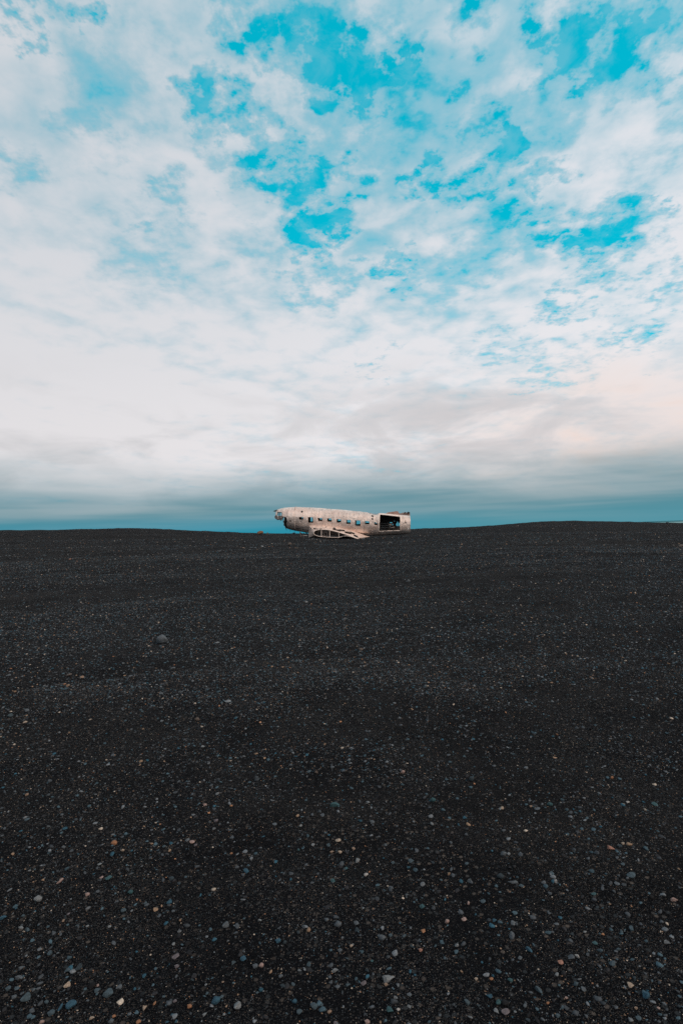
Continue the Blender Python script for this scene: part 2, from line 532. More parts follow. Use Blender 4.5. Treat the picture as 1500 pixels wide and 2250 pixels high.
def hull_pt(x, t, off=0.0):
    """t: 0 at the top, positive towards the camera side (y < 0); returns arrays y, z"""
    zt, zb, a = smi(x, _top), smi(x, _bot), smi(x, _wid)
    zc, h = (zt + zb) / 2, (zt - zb) / 2
    e = 2 / 2.25
    s, c = np.sin(t), np.cos(t)
    y = -(a + off) * np.sign(s) * np.abs(s) ** e
    z = zc + (h + off) * np.sign(c) * np.abs(c) ** e
    return y, z


def inside(poly, X, Y):
    poly = np.asarray(poly, float)
    r = np.zeros(X.shape, bool)
    n = len(poly)
    for i in range(n):
        x1, y1 = poly[i]; x2, y2 = poly[(i + 1) % n]
        if y1 == y2:
            continue
        c = ((y1 > Y) != (y2 > Y)) & (X < (x2 - x1) * (Y - y1) / (y2 - y1) + x1)
        r ^= c
    return r


def proj_arr(P):
    """aircraft-frame points (n,3) -> photo positions"""
    Mx = np.array(FRAME)
    Wd = P @ Mx[:3, :3].T + Mx[:3, 3] - np.array(EYE)
    k = FPX / (Wd @ np.array(fwd))
    return 750 + (Wd @ np.array(rgt)) * k, 1125 - (Wd @ np.array(up)) * k


def rect(x0, y0, x1, y1, tilt=0.0):
    return [(x0, y0), (x1, y0 + tilt * (x1 - x0)), (x1, y1 + tilt * (x1 - x0)), (x0, y1)]


def blob(cx, cy, rx, ry=None, n=10, rag=0.25):
    ry = ry or rx
    return [(cx + rx * (1 + random.uniform(-rag, rag)) * math.cos(k * 2 * math.pi / n), cy + ry * (1 + random.uniform(-rag, rag)) * math.sin(k * 2 * math.pi / n)) for k in range(n)]


WIN = [(656.9, 1135.9, 666.5, 1142), (676.8, 1136.2, 688, 1149), (698.4, 1138.2, 708, 1144.8), (718.8, 1138.8, 728.4, 1146.3), (739.7, 1140.9, 749, 1148),
       (760.8, 1142.2, 769.9, 1151.2), (780, 1143.3, 791.3, 1155.4), (801.6, 1145, 811, 1152.5), (821.7, 1147.4, 829, 1153.8)]
NEAR = [rect(*w, tilt=0.03) for w in WIN]
NEAR[8] = [(821.7, 1147.4), (824, 1147.4), (829, 1150.6), (829, 1154.4), (821.7, 1153.6)]
CARGO = [(834.2, 1131.2), (836.5, 1130.8), (875.5, 1135.2), (878, 1136.2), (878.6, 1139), (877.8, 1165.2), (832.6, 1166.9)]
NEAR += [CARGO, [(815.3, 1132.5), (817.4, 1132.1), (820.6, 1133.5), (820.4, 1135.3), (815.3, 1135)], [(814.9, 1139.2), (817.5, 1138.7), (819.8, 1140.3), (819.6, 1142.1), (814.9, 1141.6)]]
NEAR += [[(609.6, 1124.6), (618.8, 1125.4), (619.6, 1128), (619.2, 1133.2), (616, 1133.6), (608, 1133.4)],        # cockpit side window
         [(590, 1131.5), (620.3, 1132.5), (621, 1135.8), (626, 1135.6), (628.6, 1137), (630, 1139.5), (630.3, 1146), (629.8, 1154), (631.5, 1160), (633, 1162.5), (629, 1175), (590, 1175)],  # torn away nose
         blob(638, 1145.6, 1.9, 1.9), blob(647.6, 1147, 1.2), blob(660, 1145.8, 1.2), blob(638.8, 1156, 1.5, 1.2), blob(628, 1120.4, .7), blob(651.5, 1150.5, .8),
         blob(890.4, 1148.6, 1.7, 2.8), blob(890.1, 1144.6, 1.0, 1.6), [(882, 1149.6), (888, 1150.3), (889, 1151.4), (886, 1151)], blob(882.2, 1157.2, .8),
         blob(697.5, 1130.6, .6), blob(755.3, 1135, .6), blob(766.6, 1154.6, 1.1, .8), [(764, 1152), (769, 1152), (768.5, 1152.8), (764.5, 1152.8)], blob(779.5, 1161.5, .8),
         # skin pushed in along the wing root
         blob(716.8, 1158.6, 1.1, .9)]


def build_skin(root):
    xs = np.arange(XN, XT + 1e-6, 0.026)
    nt = 288
    ts = np.linspace(-math.pi, math.pi, nt + 1)[:-1]
    Xg, Tg = np.meshgrid(xs, ts, indexing='ij')
    Yg, Zg = hull_pt(Xg, Tg)
    # dents: sheets oil-canned between the frames, roof sagging ahead of the cargo door
    den = 0.020 * fbm(Xg * 1.7 + 5, Tg * 3.0 + 9, 3) + 0.012 * fbm(Xg * 6 + 2, Tg * 9 + 1, 2)
    sag = 0.10 * np.exp(-((Xg - L(818, 1126, 0)[0]) / 0.55) ** 2 - ((Tg - 0.15) / 0.45) ** 2)
    k = 1 + den
    zc = (smi(Xg, _top) + smi(Xg, _bot)) / 2
    Yg, Zg = Yg * k, zc + (Zg - zc) * k - sag
    V = np.stack([Xg, Yg, Zg], -1).reshape(-1, 3)
    ni = len(xs)
    i, j = np.meshgrid(np.arange(ni - 1), np.arange(nt), indexing='ij')
    j2 = (j + 1) % nt
    F = np.stack([i * nt + j, (i + 1) * nt + j, (i + 1) * nt + j2, i * nt + j2], -1).reshape(-1, 4)
    cen = V[F].mean(1)
    PX, PY = proj_arr(cen)
    near, far = cen[:, 1] < 0, cen[:, 1] >= 0
    kill = np.zeros(len(F), bool)
    for poly in NEAR:
        kill |= near & inside(poly, PX, PY)
    # far side: the opposite row of windows, in the aircraft's own frame
    zw = lambda px, py: L(px, py, -1.2)
    for w in WIN:
        (xa, za), (xb, zb) = zw(w[0], w[1]), zw(w[2], w[3])
        kill |= far & (cen[:, 0] > xa) & (cen[:, 0] < xb) & (cen[:, 2] < za) & (cen[:, 2] > zb)
    for poly in ([(611.5, 1125.5), (618.8, 1126.4), (618.8, 1133), (611, 1133)],
                 [(590, 1133), (619, 1133), (620.5, 1140), (624.5, 1136), (624, 1143), (622.4, 1147), (623.5, 1150), (622.8, 1154), (625.8, 1156.5), (626.5, 1161), (631, 1163), (634, 1175), (590, 1175)],
                 blob(873.8, 1152.2, 4.3, 3.9, 12, .1), rect(872, 1146.5, 875.2, 1149), rect(856, 1147.5, 861.5, 1149), blob(862.5, 1152.6, 1.5, 1.1, 7, .5), blob(856, 1156, 1.0, .8),
                 blob(866, 1145, .6), blob(864, 1157.5, .9, .5)):
        kill |= far & inside(poly, PX, PY)
    # torn tail end and torn roof lip at the nose
    jag = XT - 0.10 + 0.10 * fbm(Tg.ravel()[F[:, 0]] * 6, Tg.ravel()[F[:, 0]] * 0 + 3, 3)
    kill |= (cen[:, 0] > jag) & far
    lip = L(607.5, 1122, 0)[0] + 0.12 * fbm(Tg.ravel()[F[:, 0]] * 9, Tg.ravel()[F[:, 0]] * 0 + 7, 3)
    kill |= (cen[:, 0] < lip)
    kill |= (cen[:, 0] > L(876, 1130, 0)[0]) & far & (np.abs(Tg.ravel()[F[:, 0]]) < 0.55)
    F = F[~kill]
    used = np.unique(F)
    remap = -np.ones(len(V), int); remap[used] = np.arange(len(used))
    me = mesh('fuselage_skin', V[used], remap[F])
    bm = bmesh.new(); bm.from_mesh(me)
    bmesh.ops.recalc_face_normals(bm, faces=bm.faces)
    bm.to_mesh(me); bm.free()
    o = link('fuselage_skin', me, M_skin, root)
    me.materials.append(M_inner)
    me.materials.append(M_trim)
    md = o.modifiers.new('thickness', 'SOLIDIFY')
    md.thickness = 0.025
    md.offset = -1
    md.material_offset = 1
    md.material_offset_rim = 2
    return o


def fit_normals(o):
    """point a sheet's front outwards from the fuselage axis"""
    me = o.data
    bm = bmesh.new(); bm.from_mesh(me)
    bmesh.ops.recalc_face_normals(bm, faces=bm.faces)
    s = sum(f.normal.dot(Vector((0, f.calc_center_median().y, f.calc_center_median().z))) * f.calc_area() for f in bm.faces)
    if s < 0:
        bmesh.ops.reverse_faces(bm, faces=bm.faces)
    bm.to_mesh(me); bm.free()


def hull_sheet(name, xr, tr, off, mat, parent, thick=0.012, keep=None, crumple=0.0, step=0.035):
    xs = np.linspace(*xr, max(2, int((xr[1] - xr[0]) / step) + 1))
    ts = np.linspace(*tr, max(2, int(abs(tr[1] - tr[0]) * 1.25 / step) + 1))
    Xg, Tg = np.meshgrid(xs, ts, indexing='ij')
    den = 1 + 0.020 * fbm(Xg * 1.7 + 5, Tg * 3.0 + 9, 3) + 0.012 * fbm(Xg * 6 + 2, Tg * 9 + 1, 2)
    Yg, Zg = hull_pt(Xg, Tg, off)
    zc = (smi(Xg, _top) + smi(Xg, _bot)) / 2
    sag = 0.10 * np.exp(-((Xg - L(818, 1126, 0)[0]) / 0.55) ** 2 - ((Tg - 0.15) / 0.45) ** 2)
    Yg, Zg = Yg * den, zc + (Zg - zc) * den - sag
    if crumple:
        Yg = Yg + crumple * 2 * fbm(Xg * 5 + 3, Tg * 5, 3)
        Zg = Zg + crumple * 2 * fbm(Xg * 5 + 30, Tg * 5 + 9, 3)
    V = np.stack([Xg, Yg, Zg], -1).reshape(-1, 3)
    nt = len(ts)
    i, j = np.meshgrid(np.arange(len(xs) - 1), np.arange(nt - 1), indexing='ij')
    F = np.stack([i * nt + j, (i + 1) * nt + j, (i + 1) * nt + j + 1, i * nt + j + 1], -1).reshape(-1, 4)
    if keep is not None:
        PX, PY = proj_arr(V[F].mean(1))
        F = F[keep(PX, PY)]
    used = np.unique(F)
    rm = -np.ones(len(V), int); rm[used] = np.arange(len(used))
    o = link(name, mesh(name, V[used], rm[F]), mat, parent)
    fit_normals(o)
    md = o.modifiers.new('thickness', 'SOLIDIFY'); md.thickness = thick; md.offset = 1
    return o


def tube_mesh(name, pts, rad, seg=8, closed=False):
    pts = [Vector(p) for p in pts]
    n = len(pts)
    V, F = [], []
    ref = Vector((0.3, 0.5, 0.81)).normalized()
    for k, p in enumerate(pts):
        a = pts[(k - 1) % n] if closed or k else p
        b_ = pts[(k + 1) % n] if closed or k < n - 1 else p
        d = (b_ - a).normalized()
        s = d.cross(ref).normalized(); w = s.cross(d)
        rd = rad[k] if isinstance(rad, (list, tuple)) else rad
        for q in range(seg):
            an = q * 2 * math.pi / seg
            V.append(p + (s * math.cos(an) + w * math.sin(an)) * rd)
    m = n if closed else n - 1
    for k in range(m):
        for q in range(seg):
            a0, a1 = k * seg, ((k + 1) % n) * seg
            F.append((a0 + q, a0 + (q + 1) % seg, a1 + (q + 1) % seg, a1 + q))
    if not closed:
        F.append(tuple(range(seg))[::-1]); F.append(tuple((n - 1) * seg + q for q in range(seg)))
    return mesh(name, V, F)


def slab(name, poly, y0, y1, mat, parent, bev=0.01):
    """polygon given as (x, z) pairs, extruded across y"""
    n = len(poly)
    V = [(x, y0, z) for x, z in poly] + [(x, y1, z) for x, z in poly]
    F = [tuple(range(n)), tuple(range(2 * n - 1, n - 1, -1))] + [(k, k + n, (k + 1) % n + n, (k + 1) % n) for k in range(n)]
    me = mesh(name, V, F)
    bm = bmesh.new(); bm.from_mesh(me)
    bmesh.ops.recalc_face_normals(bm, faces=bm.faces)
    bm.to_mesh(me); bm.free()
    o = link(name, me, mat, parent, smooth=False)
    return o


def box_between(name, a, b, w, h, mat, parent):
    a, b = Vector(a), Vector(b)
    d = (b - a).normalized()
    s = d.cross(Vector((0, 0, 1)))
    if s.length < 1e-3: s = Vector((0, 1, 0))
    s.normalize(); q = s.cross(d)
    V = [p + s * (w / 2) * i + q * (h / 2) * j for p in (a, b) for i, j in ((-1, -1), (1, -1), (1, 1), (-1, 1))]
    F = [(0, 1, 2, 3), (7, 6, 5, 4), (0, 4, 5, 1), (1, 5, 6, 2), (2, 6, 7, 3), (3, 7, 4, 0)]
    me = mesh(name, V, F)
    bm = bmesh.new(); bm.from_mesh(me); bmesh.ops.recalc_face_normals(bm, faces=bm.faces); bm.to_mesh(me); bm.free()
    return link(name, me, mat, parent, smooth=False)


def resample(pts, n):
    P = np.array(pts, float)
    s = np.concatenate([[0], np.cumsum(np.hypot(*np.diff(P, axis=0).T))])
    t = np.linspace(0, s[-1], n)
    return np.stack([np.interp(t, s, P[:, 0]), np.interp(t, s, P[:, 1])], 1)


def build_wing(root):
    YA, YB = -3.05, -1.02
    # cut end (near the camera): upper and lower edge from the leading edge to the trailing edge
    A_up = [(689, 1171), (690, 1168.4), (692.5, 1166.2), (697, 1164.6), (704, 1163.7), (714, 1163.7), (724, 1164.9), (736, 1167.6), (748, 1170.8), (762, 1175), (775, 1179.2), (784.5, 1182.6)]
    A_lo = [(689, 1171), (689.6, 1173.4), (692.4, 1176), (697, 1177.7), (704, 1179.1), (723.6, 1180.6), (743, 1181.2), (752, 1178.9), (760, 1177.6), (768, 1178.9), (777, 1181.2), (784.5, 1183)]
    # at the fuselage: blunt fairing, taller and further forward
    B_up = [(678, 1168), (678, 1160), (678.2, 1153.2), (690, 1152.8), (704, 1153.6), (720, 1155.2), (738, 1157.4), (756, 1160.6), (772, 1165), (786, 1170), (800, 1175.5), (812, 1179.5)]
    B_lo = [(678, 1168), (678, 1175), (678.4, 1181), (690, 1182), (704, 1183), (720, 1183.5), (740, 1184), (756, 1184), (772, 1184), (786, 1184), (800, 1184), (812, 1184)]
    n = 120
    objs = []
    for nm, PA, PB in (('wing_upper_skin', A_up, B_up), ('wing_lower_skin', A_lo, B_lo)):
        # keep matching keyed points together, then refine
        a = np.array([L(x, y, YA) for x, y in PA]); b_ = np.array([L(x, y, YB) for x, y in PB])
        ti = np.linspace(0, len(PA) - 1, n)
        ia = np.stack([np.interp(ti, range(len(PA)), a[:, k]) for k in (0, 1)], 1)
        ib = np.stack([np.interp(ti, range(len(PB)), b_[:, k]) for k in (0, 1)], 1)
        m = 46
        V = np.zeros((m, n, 3))
        for q in range(m):
            w = q / (m - 1)
            f = w ** 1.9 if nm == 'wing_upper_skin' else w       # fillet sweeps up into the fuselage side
            xx = ia[:, 0] * (1 - w) + ib[:, 0] * w
            zz = ia[:, 1] * (1 - f) + ib[:, 1] * f
            V[q, :, 0], V[q, :, 2] = xx, zz + 0.012 * fbm(xx * 5, np.full(n, q * 0.3), 2)
            V[q, :, 1] = YA + (YB - YA) * w
        Vf = V.reshape(-1, 3)
        i, j = np.meshgrid(np.arange(m - 1), np.arange(n - 1), indexing='ij')
        F = np.stack([i * n + j, (i + 1) * n + j, (i + 1) * n + j + 1, i * n + j + 1], -1).reshape(-1, 4)
        if nm == 'wing_upper_skin':
            PX, PY = proj_arr(Vf[F].mean(1))
            kill = np.zeros(len(F), bool)
            for poly in ([(687.5, 1160.2), (690.5, 1159.4), (694, 1160.8), (694, 1163.4), (689.5, 1163)], [(695, 1161), (698.6, 1161.4), (699.6, 1163.4), (695, 1163.2)],
                         [(701, 1160.6), (704, 1159.2), (707, 1161), (706.6, 1163.4), (701.5, 1163.2)],
                         [(730.5, 1159.4), (734, 1158.6), (737.2, 1159.6), (737, 1162.6), (742, 1163.2), (747, 1162.8), (757, 1164.2), (757.6, 1167.8), (750, 1167), (745, 1167.4), (737, 1165.4), (730.5, 1164)],
                         [(757, 1167.2), (765, 1168), (769, 1167.8), (778.5, 1170.6), (779, 1174), (773, 1173), (767, 1173.4), (757, 1170.6)],
                         [(776, 1173.8), (781, 1175.2), (788, 1180.6), (784, 1181.2), (780, 1179.2), (777, 1177.6)],
                         [(714, 1157.2), (716, 1156.4), (717.6, 1158.4), (715.4, 1159.2)], [(681, 1161), (683.4, 1160.4), (684, 1162.6), (681.6, 1163)]):
                kill |= inside(poly, PX, PY)
            F = F[~kill]
        o = link(nm, mesh(nm, Vf, F), M_wing, root)
        me = o.data
        bm = bmesh.new(); bm.from_mesh(me); bmesh.ops.recalc_face_normals(bm, faces=bm.faces)
        up_s = sum(f.normal.z * f.calc_area() for f in bm.faces)
        if (up_s < 0) == (nm == 'wing_upper_skin'): bmesh.ops.reverse_faces(bm, faces=bm.faces)
        bm.to_mesh(me); bm.free()
        me.materials.append(M_inner); me.materials.append(M_trim)
        md = o.modifiers.new('thickness', 'SOLIDIFY'); md.thickness = 0.02; md.offset = -1
        md.material_offset = 1; md.material_offset_rim = 2
        objs.append((ia, ib))
    # strips of skin curled up along the tears
    for (a, b_, c_), wd in ((((687, 1162.6), (691, 1161), (695, 1162.4)), .05), (((699, 1163), (703, 1161), (707, 1162)), .045), (((731, 1163.4), (734, 1160.6), (738, 1161.4)), .06),
                            (((742, 1165), (747, 1164.2), (753, 1166)), .05), (((762, 1170), (768, 1169.8), (775, 1172)), .05), (((779, 1177), (783, 1177.4), (787, 1180)), .05)):
        yy = YA + .55
        p3 = [L(*q, yy) for q in (a, b_, c_)]
        link('curled_skin_strip', tube_mesh('curled_skin_strip', [(x, yy + random.uniform(-.1, .1), z) for x, z in p3], [wd * .4, wd, wd * .3], 5), M_trim if random.random() < .6 else M_rib, root)
    # rim of the cut end: a flange round the whole wing section
    up_p, lo_p = objs[0][0], objs[1][0]
    loop = [(x, YA - 0.012, z) for x, z in up_p[::3]] + [(x, YA - 0.012, z) for x, z in lo_p[::-3]][1:-1]
    rim = link('end_rib_flange', tube_mesh('end_rib_flange', loop, 0.030, 6, True), M_trim, root)
    zu = lambda x: float(np.interp(x, up_p[:, 0], up_p[:, 1]))
    zl = lambda x: float(np.interp(x, lo_p[4:, 0], lo_p[4:, 1]))
    for px, w in ((705.8, .058), (724.2, .058), (744.2, .05)):
        x = L(px, 1172, YA)[0]
        box_between('rib_post', (x, YA + 0.02, zl(x)), (x, YA + 0.02, zu(x)), w, 0.06, M_trim, root)
    for px, w in ((692.5, .03), (698, .035), (701.5, .03), (731, .03), (735.5, .04), (739, .03)):
        x = L(px, 1172, YA + .5)[0]
        box_between('inner_stiffener', (x, YA + 0.5, zl(x) + .03), (x, YA + 0.5, zu(x) - .03), w, 0.05, M_rib, root)
    # spar web plate with two lightening holes between the first two posts
    x0, x1 = L(707, 1172, YA + .3)[0], L(719.5, 1172, YA + .3)[0]
    N = 44
    xs = np.linspace(x0, x1, N)
    V, F = [], []
    for x in xs:
        za, zb = zl(x) + .04, zu(x) - .08
        for k in range(N):
            V.append((x, YA + 0.3, za + (zb - za) * k / (N - 1)))
    holes = [L(709.4, 1174.0, YA + .3) + (0.095,), L(715.4, 1173.6, YA + .3) + (0.125,), L(712, 1169.2, YA + .3) + (0.05,)]
    for i in range(N - 1):
        for j in range(N - 1):
            c = [sum(V[q][k] for q in (i * N + j, (i + 1) * N + j + 1)) / 2 for k in (0, 2)]
            if all(math.hypot(c[0] - h[0], c[1] - h[1]) > h[2] for h in holes):
                F.append((i * N + j, (i + 1) * N + j, (i + 1) * N + j + 1, i * N + j + 1))
    web = link('web_plate', mesh('web_plate', V, F), material('dull_web_plate', plain((0.19, 0.145, 0.125), 0.7)), root, smooth=False)
    md = web.modifiers.new('thickness', 'SOLIDIFY'); md.thickness = 0.015
    # bent trailing edge strip that has come loose
    p = [L(x, y, YA - .05) for x, y in ((752, 1178.4), (761, 1177.4), (770, 1178.6), (778, 1181.4), (785, 1183.6), (788, 1184))]
    link('loose_trailing_strip', tube_mesh('loose_trailing_strip', [(x, YA - 0.05, z) for x, z in p], [.03, .035, .04, .04, .03, .015], 6), M_trim, root)


def build_plane():
    root = bpy.data.objects.new('aircraft_wreck', None)
    C.objects.link(root)
    root.empty_display_size = 0.5
    root.matrix_world = FRAME
    tag(root, 'stripped white propeller airliner fuselage lying wrecked on the black sand', 'aircraft')
    build_skin(root)
    # window frames: raised rims round the near openings
    for k, w in enumerate(WIN[:8]):
        g = 0.65
        xa, _ = L(w[0] - g, w[1], -1.24); xb, _ = L(w[2] + g, w[1], -1.24)
        big = rect(w[0] - g, w[1] - g, w[2] + g, w[3] + g, .03); hole = rect(*w, tilt=.03)
        hull_sheet('window_frame', (xa, xb), (0.9, 2.2), 0.001, M_skin, root, 0.014, keep=lambda X, Y, big=big, hole=hole: inside(big, X, Y) & ~inside(hole, X, Y), step=0.022)
    # pale surround of the cargo opening
    big = [(831.8, 1130.2), (834, 1128.6), (837, 1128.4), (877, 1132.8), (881, 1134), (881.5, 1138), (880.3, 1167), (830.6, 1168.4)]
    hull_sheet('cargo_door_frame', (L(829, 1150, -1.2)[0], L(883, 1150, -1.2)[0]), (0.35, 2.6), 0.002, M_trim, root, 0.03,
               keep=lambda X, Y: inside(big, X, Y) & ~inside(CARGO, X, Y), step=0.025)
    # strap seam behind the cockpit
    hull_sheet('fuselage_seam_strap', (L(648, 1120, -.8)[0], L(648.9, 1120, -.8)[0]), (-2.6, 2.5), 0.001, M_trim, root, 0.012)
    hull_sheet('roof_strap', (L(649.2, 1114, 0)[0], L(650.3, 1114, 0)[0]), (-0.3, 0.75), 0.002, M_rust, root, 0.03)
    # blue-grey roof panel ahead of the cargo opening
    patch = [(804, 1123), (833, 1125), (832.5, 1127.2), (828, 1130.8), (822, 1130.2), (816, 1128.4), (809, 1127)]
    hull_sheet('blue_grey_roof_panel', (L(800, 1126, 0)[0], L(836, 1126, 0)[0]), (-0.35, 1.2), 0.004, M_blue, root, 0.012, keep=lambda X, Y: inside(patch, X, Y))
    # round plugged port above the windows
    c = L(663.4, 1124.2, -0.95)
    t_c = 0.86
    port = blob(663.4, 1124.3, 2.3, 2.1, 16, 0.02)
    hull_sheet('round_port_cover', (c[0] - .2, c[0] + .2), (0.3, 1.5), 0.004, M_dark, root, 0.015, keep=lambda X, Y: inside(port, X, Y), step=0.015)
    # repaired sheets riveted on
    for nm, poly in (('skin_patch', rect(772, 1134.6, 781, 1138.6, .05)), ('skin_patch', rect(640, 1124, 645, 1136, .03)), ('skin_patch', rect(795, 1139, 800, 1146, .04)), ('skin_patch', rect(712, 1121, 731, 1127, .06))):
        xa, xb = L(poly[0][0] - 1, 1130, -1.2)[0], L(poly[1][0] + 1, 1130, -1.2)[0]
        hull_sheet(nm, (xa, xb), (0.3, 2.0), 0.002, M_trim if poly[0][0] in (772, 795) else M_skin, root, 0.010, keep=lambda X, Y, poly=poly: inside(poly, X, Y), step=.025)
    # interior: hoop frames, stringers, floor
    x = XN + 1.35
    zdoor0, zdoor1 = L(833.5, 1150, -1.2)[0], L(877.8, 1150, -1.2)[0]
    while x < XT - 0.1:
        in_door = zdoor0 - .02 < x < zdoor1 + .02
        ts = np.linspace(-math.pi + 0.05, (math.pi - .05 if not in_door else 0.25), 60)
        y, z = hull_pt(np.full(60, x), ts, -0.075)
        # keep the hoops out of the window openings
        link('hoop_frame', tube_mesh('hoop_frame', [(x, y[k], z[k]) for k in range(60)], 0.030, 5), M_rib, root)
        x += 0.508
    for t in np.linspace(-2.5, -0.25, 17):
        xs = np.linspace(XN + 1.4, XT - .12, 40)
        y, z = hull_pt(xs, np.full(40, t), -0.05)
        if -1.72 < t < -1.18:
            continue
        link('stringer', tube_mesh('stringer', [(xs[k], y[k], z[k]) for k in range(40)], 0.018, 5), M_rib, root)
    for k, (pa, pb) in enumerate(((834, 848), (849, 862))):
        for q in range(4):
            (xa, za), (xb, zb) = L(pa, 1150 + q * 4.2, 1.0), L(pb, 1150.6 + q * 4.2, 1.0)
            box_between('wall_rail', (xa, 1.02, za), (xb, 1.02, zb), 0.03, 0.09, material('grey_wall_rail', plain((0.16, 0.15, 0.14), 0.6)), root)
    zf = lambda x: float(smi(x, _bot)) + 0.42
    xs = np.linspace(XN + 1.6, XT - .3, 14)
    V = [(x, s * (float(smi(x, _wid)) * .78), zf(x)) for x in xs for s in (-1, 1)]
    fl = link('cabin_floor', mesh('cabin_floor', V, [(2 * k, 2 * k + 2, 2 * k + 3, 2 * k + 1) for k in range(13)]), M_inner, root, smooth=False)
    md = fl.modifiers.new('thickness', 'SOLIDIFY'); md.thickness = 0.05
    # rear bulkhead, darker, with a crawl opening
    xb = XN + 1.75
    ts = np.linspace(-math.pi, math.pi, 40)[:-1]
    y, z = hull_pt(np.full(39, xb), ts, -0.06)
    link('cockpit_bulkhead', mesh('cockpit_bulkhead', [(xb, y[k] * s + 0.0, (z[k] - z.mean()) * s + z.mean()) for s in (1, 0.45) for k in range(39)],
                                  [(k, (k + 1) % 39, 39 + (k + 1) % 39, 39 + k) for k in range(39)]), M_inner, root, smooth=False)
    # loose wreckage inside the cargo space
    for k in range(7):
        (xa, za) = L(random.uniform(853, 866), random.uniform(1149, 1160), 0.6)
        ln = random.uniform(.2, .5); an = random.uniform(-1.2, 1.2)
        box_between('broken_fitting', (xa, .6 + .05 * k, za), (xa + ln * math.cos(an), .6 + .05 * k + .1, za + ln * math.sin(an)), .05, .05, M_trim if k % 2 else M_rib, root)
    # crushed nose remains under the cockpit window
    keep_n = [(604.2, 1133.6), (606.5, 1131.6), (609, 1133.2), (613, 1133.8), (617, 1133), (620, 1132.8), (620.8, 1138), (619.5, 1143.4), (616.5, 1143.8), (614, 1142), (610.5, 1142.6), (606.5, 1140.6), (603.6, 1137.6)]
    hull_sheet('crushed_nose_sheet', (L(601, 1137, -.6)[0], L(623, 1137, -.6)[0]), (0.9, 2.6), 0.0, material('torn_nose_metal', plain((0.36, 0.30, 0.27), .55, .2, .6, 9.0)), root, 0.02,
               keep=lambda X, Y: inside(keep_n, X, Y), crumple=0.10, step=0.03)
    for a, b_, yy, rd in (((609, 1124.4), (606.2, 1133.5), -.55, .045), ((619.8, 1133), (621.8, 1142), -.85, .03), ((621.8, 1142), (622, 1148), -.8, .022), ((613.8, 1125), (613.6, 1133.5), .45, .05),
                          ((606, 1133), (613, 1142), -.3, .05), ((611, 1141), (620, 1141.5), -.4, .05), ((604.5, 1136), (617, 1134.5), -.2, .05)):
        (xa, za), (xb, zb) = L(*a, yy), L(*b_, yy)
        link('window_post', tube_mesh('window_post', [(xa, yy, za), ((xa + xb) / 2 + .02, yy, (za + zb) / 2), (xb, yy, zb)], rd, 6), M_rib, root)
    # torn roof lip pointing forward
    lp = [L(a, b_, -0.25) for a, b_ in ((600.4, 1123.2), (604, 1121.2), (608.5, 1119.6), (610, 1121), (609.4, 1124.4), (604, 1124.2))]
    slab('torn_roof_lip', lp, -.42, .42, material('blue_dark_lip', plain((0.09, 0.12, 0.13), .5, .2)), root)
    # hanging metal at the torn nose edge and under the belly
    for k, (a, b_, yy, w) in enumerate((((629, 1137), (628.4, 1150), .55, .10), ((628, 1148), (630, 1160), .7, .14), ((626, 1153), (629, 1163), .3, .10), ((627.5, 1161), (630.5, 1166), 0, .05), ((638, 1164), (637.5, 1168), .1, .03), ((647, 1167), (647.3, 1169.5), 0, .03))):
        (xa, za), (xb, zb) = L(*a, yy), L(*b_, yy)
        box_between('hanging_metal', (xa, yy, za), (xb, yy + .05, zb), w, w * .4, M_dark, root)
    # struts that prop the nose above the sand
    for a, b_, yy, rd, mt in (((659, 1168.5), (661.5, 1181.5), -.6, .055, M_rust), ((658.5, 1170), (668, 1175), .0, .05, M_rust), ((668, 1171), (663, 1174.5), .3, .035, M_dark), ((672, 1170), (676, 1174), .3, .05, M_dark), ((638, 1175), (631, 1184), -.2, .018, M_rib)):
        (xa, za), (xb, zb) = L(*a, yy), L(*b_, yy)
        link('gear_strut', tube_mesh('gear_strut', [(xa, yy, za), ((xa + xb) / 2, yy, (za + zb) / 2 - .02), (xb, yy, zb)], rd, 7), mt, root)
    build_wing(root)
    # dorsal fin stub and torn metal on the tail roof
    slab('dorsal_fin_stub', [L(a, b_, .1) for a, b_ in ((846, 1129), (850, 1126.4), (860, 1124.6), (872.5, 1123), (874, 1123.6), (876.5, 1127.6), (880, 1131.6))], .02, .16, M_rust, root)
    rag = [(876, 1132.4), (877, 1128.6), (879.5, 1127.4), (881.5, 1128), (884, 1126), (886.5, 1127), (888.4, 1124.9), (890.5, 1126.4), (892, 1125.8), (894.4, 1126.6), (895.5, 1124.8), (898, 1125.2), (900, 1126), (900.2, 1133.8)]
    slab('torn_tail_sheet', [L(a, b_, .55) for a, b_ in rag], .52, .60, M_rust, root)
    for a, b_ in ((888, 1127), (894.5, 1126.3), (897, 1127.2)):
        xa, za = L(a, b_, .5)
        box_between('torn_bracket', (xa, .42, za - .06), (xa + .1, .46, za + .09), .09, .09, M_dark, root)
    # white light fitting at the tail edge
    xa, za = L(896.6, 1161.5, -1.12)
    box_between('tail_marker', (xa, -1.12, za - .09), (xa, -1.12, za + .1), .07, .06, material('white_enamel', plain((.8, .8, .8), .4, 0, .05)), root)
    return root


plane = build_plane()
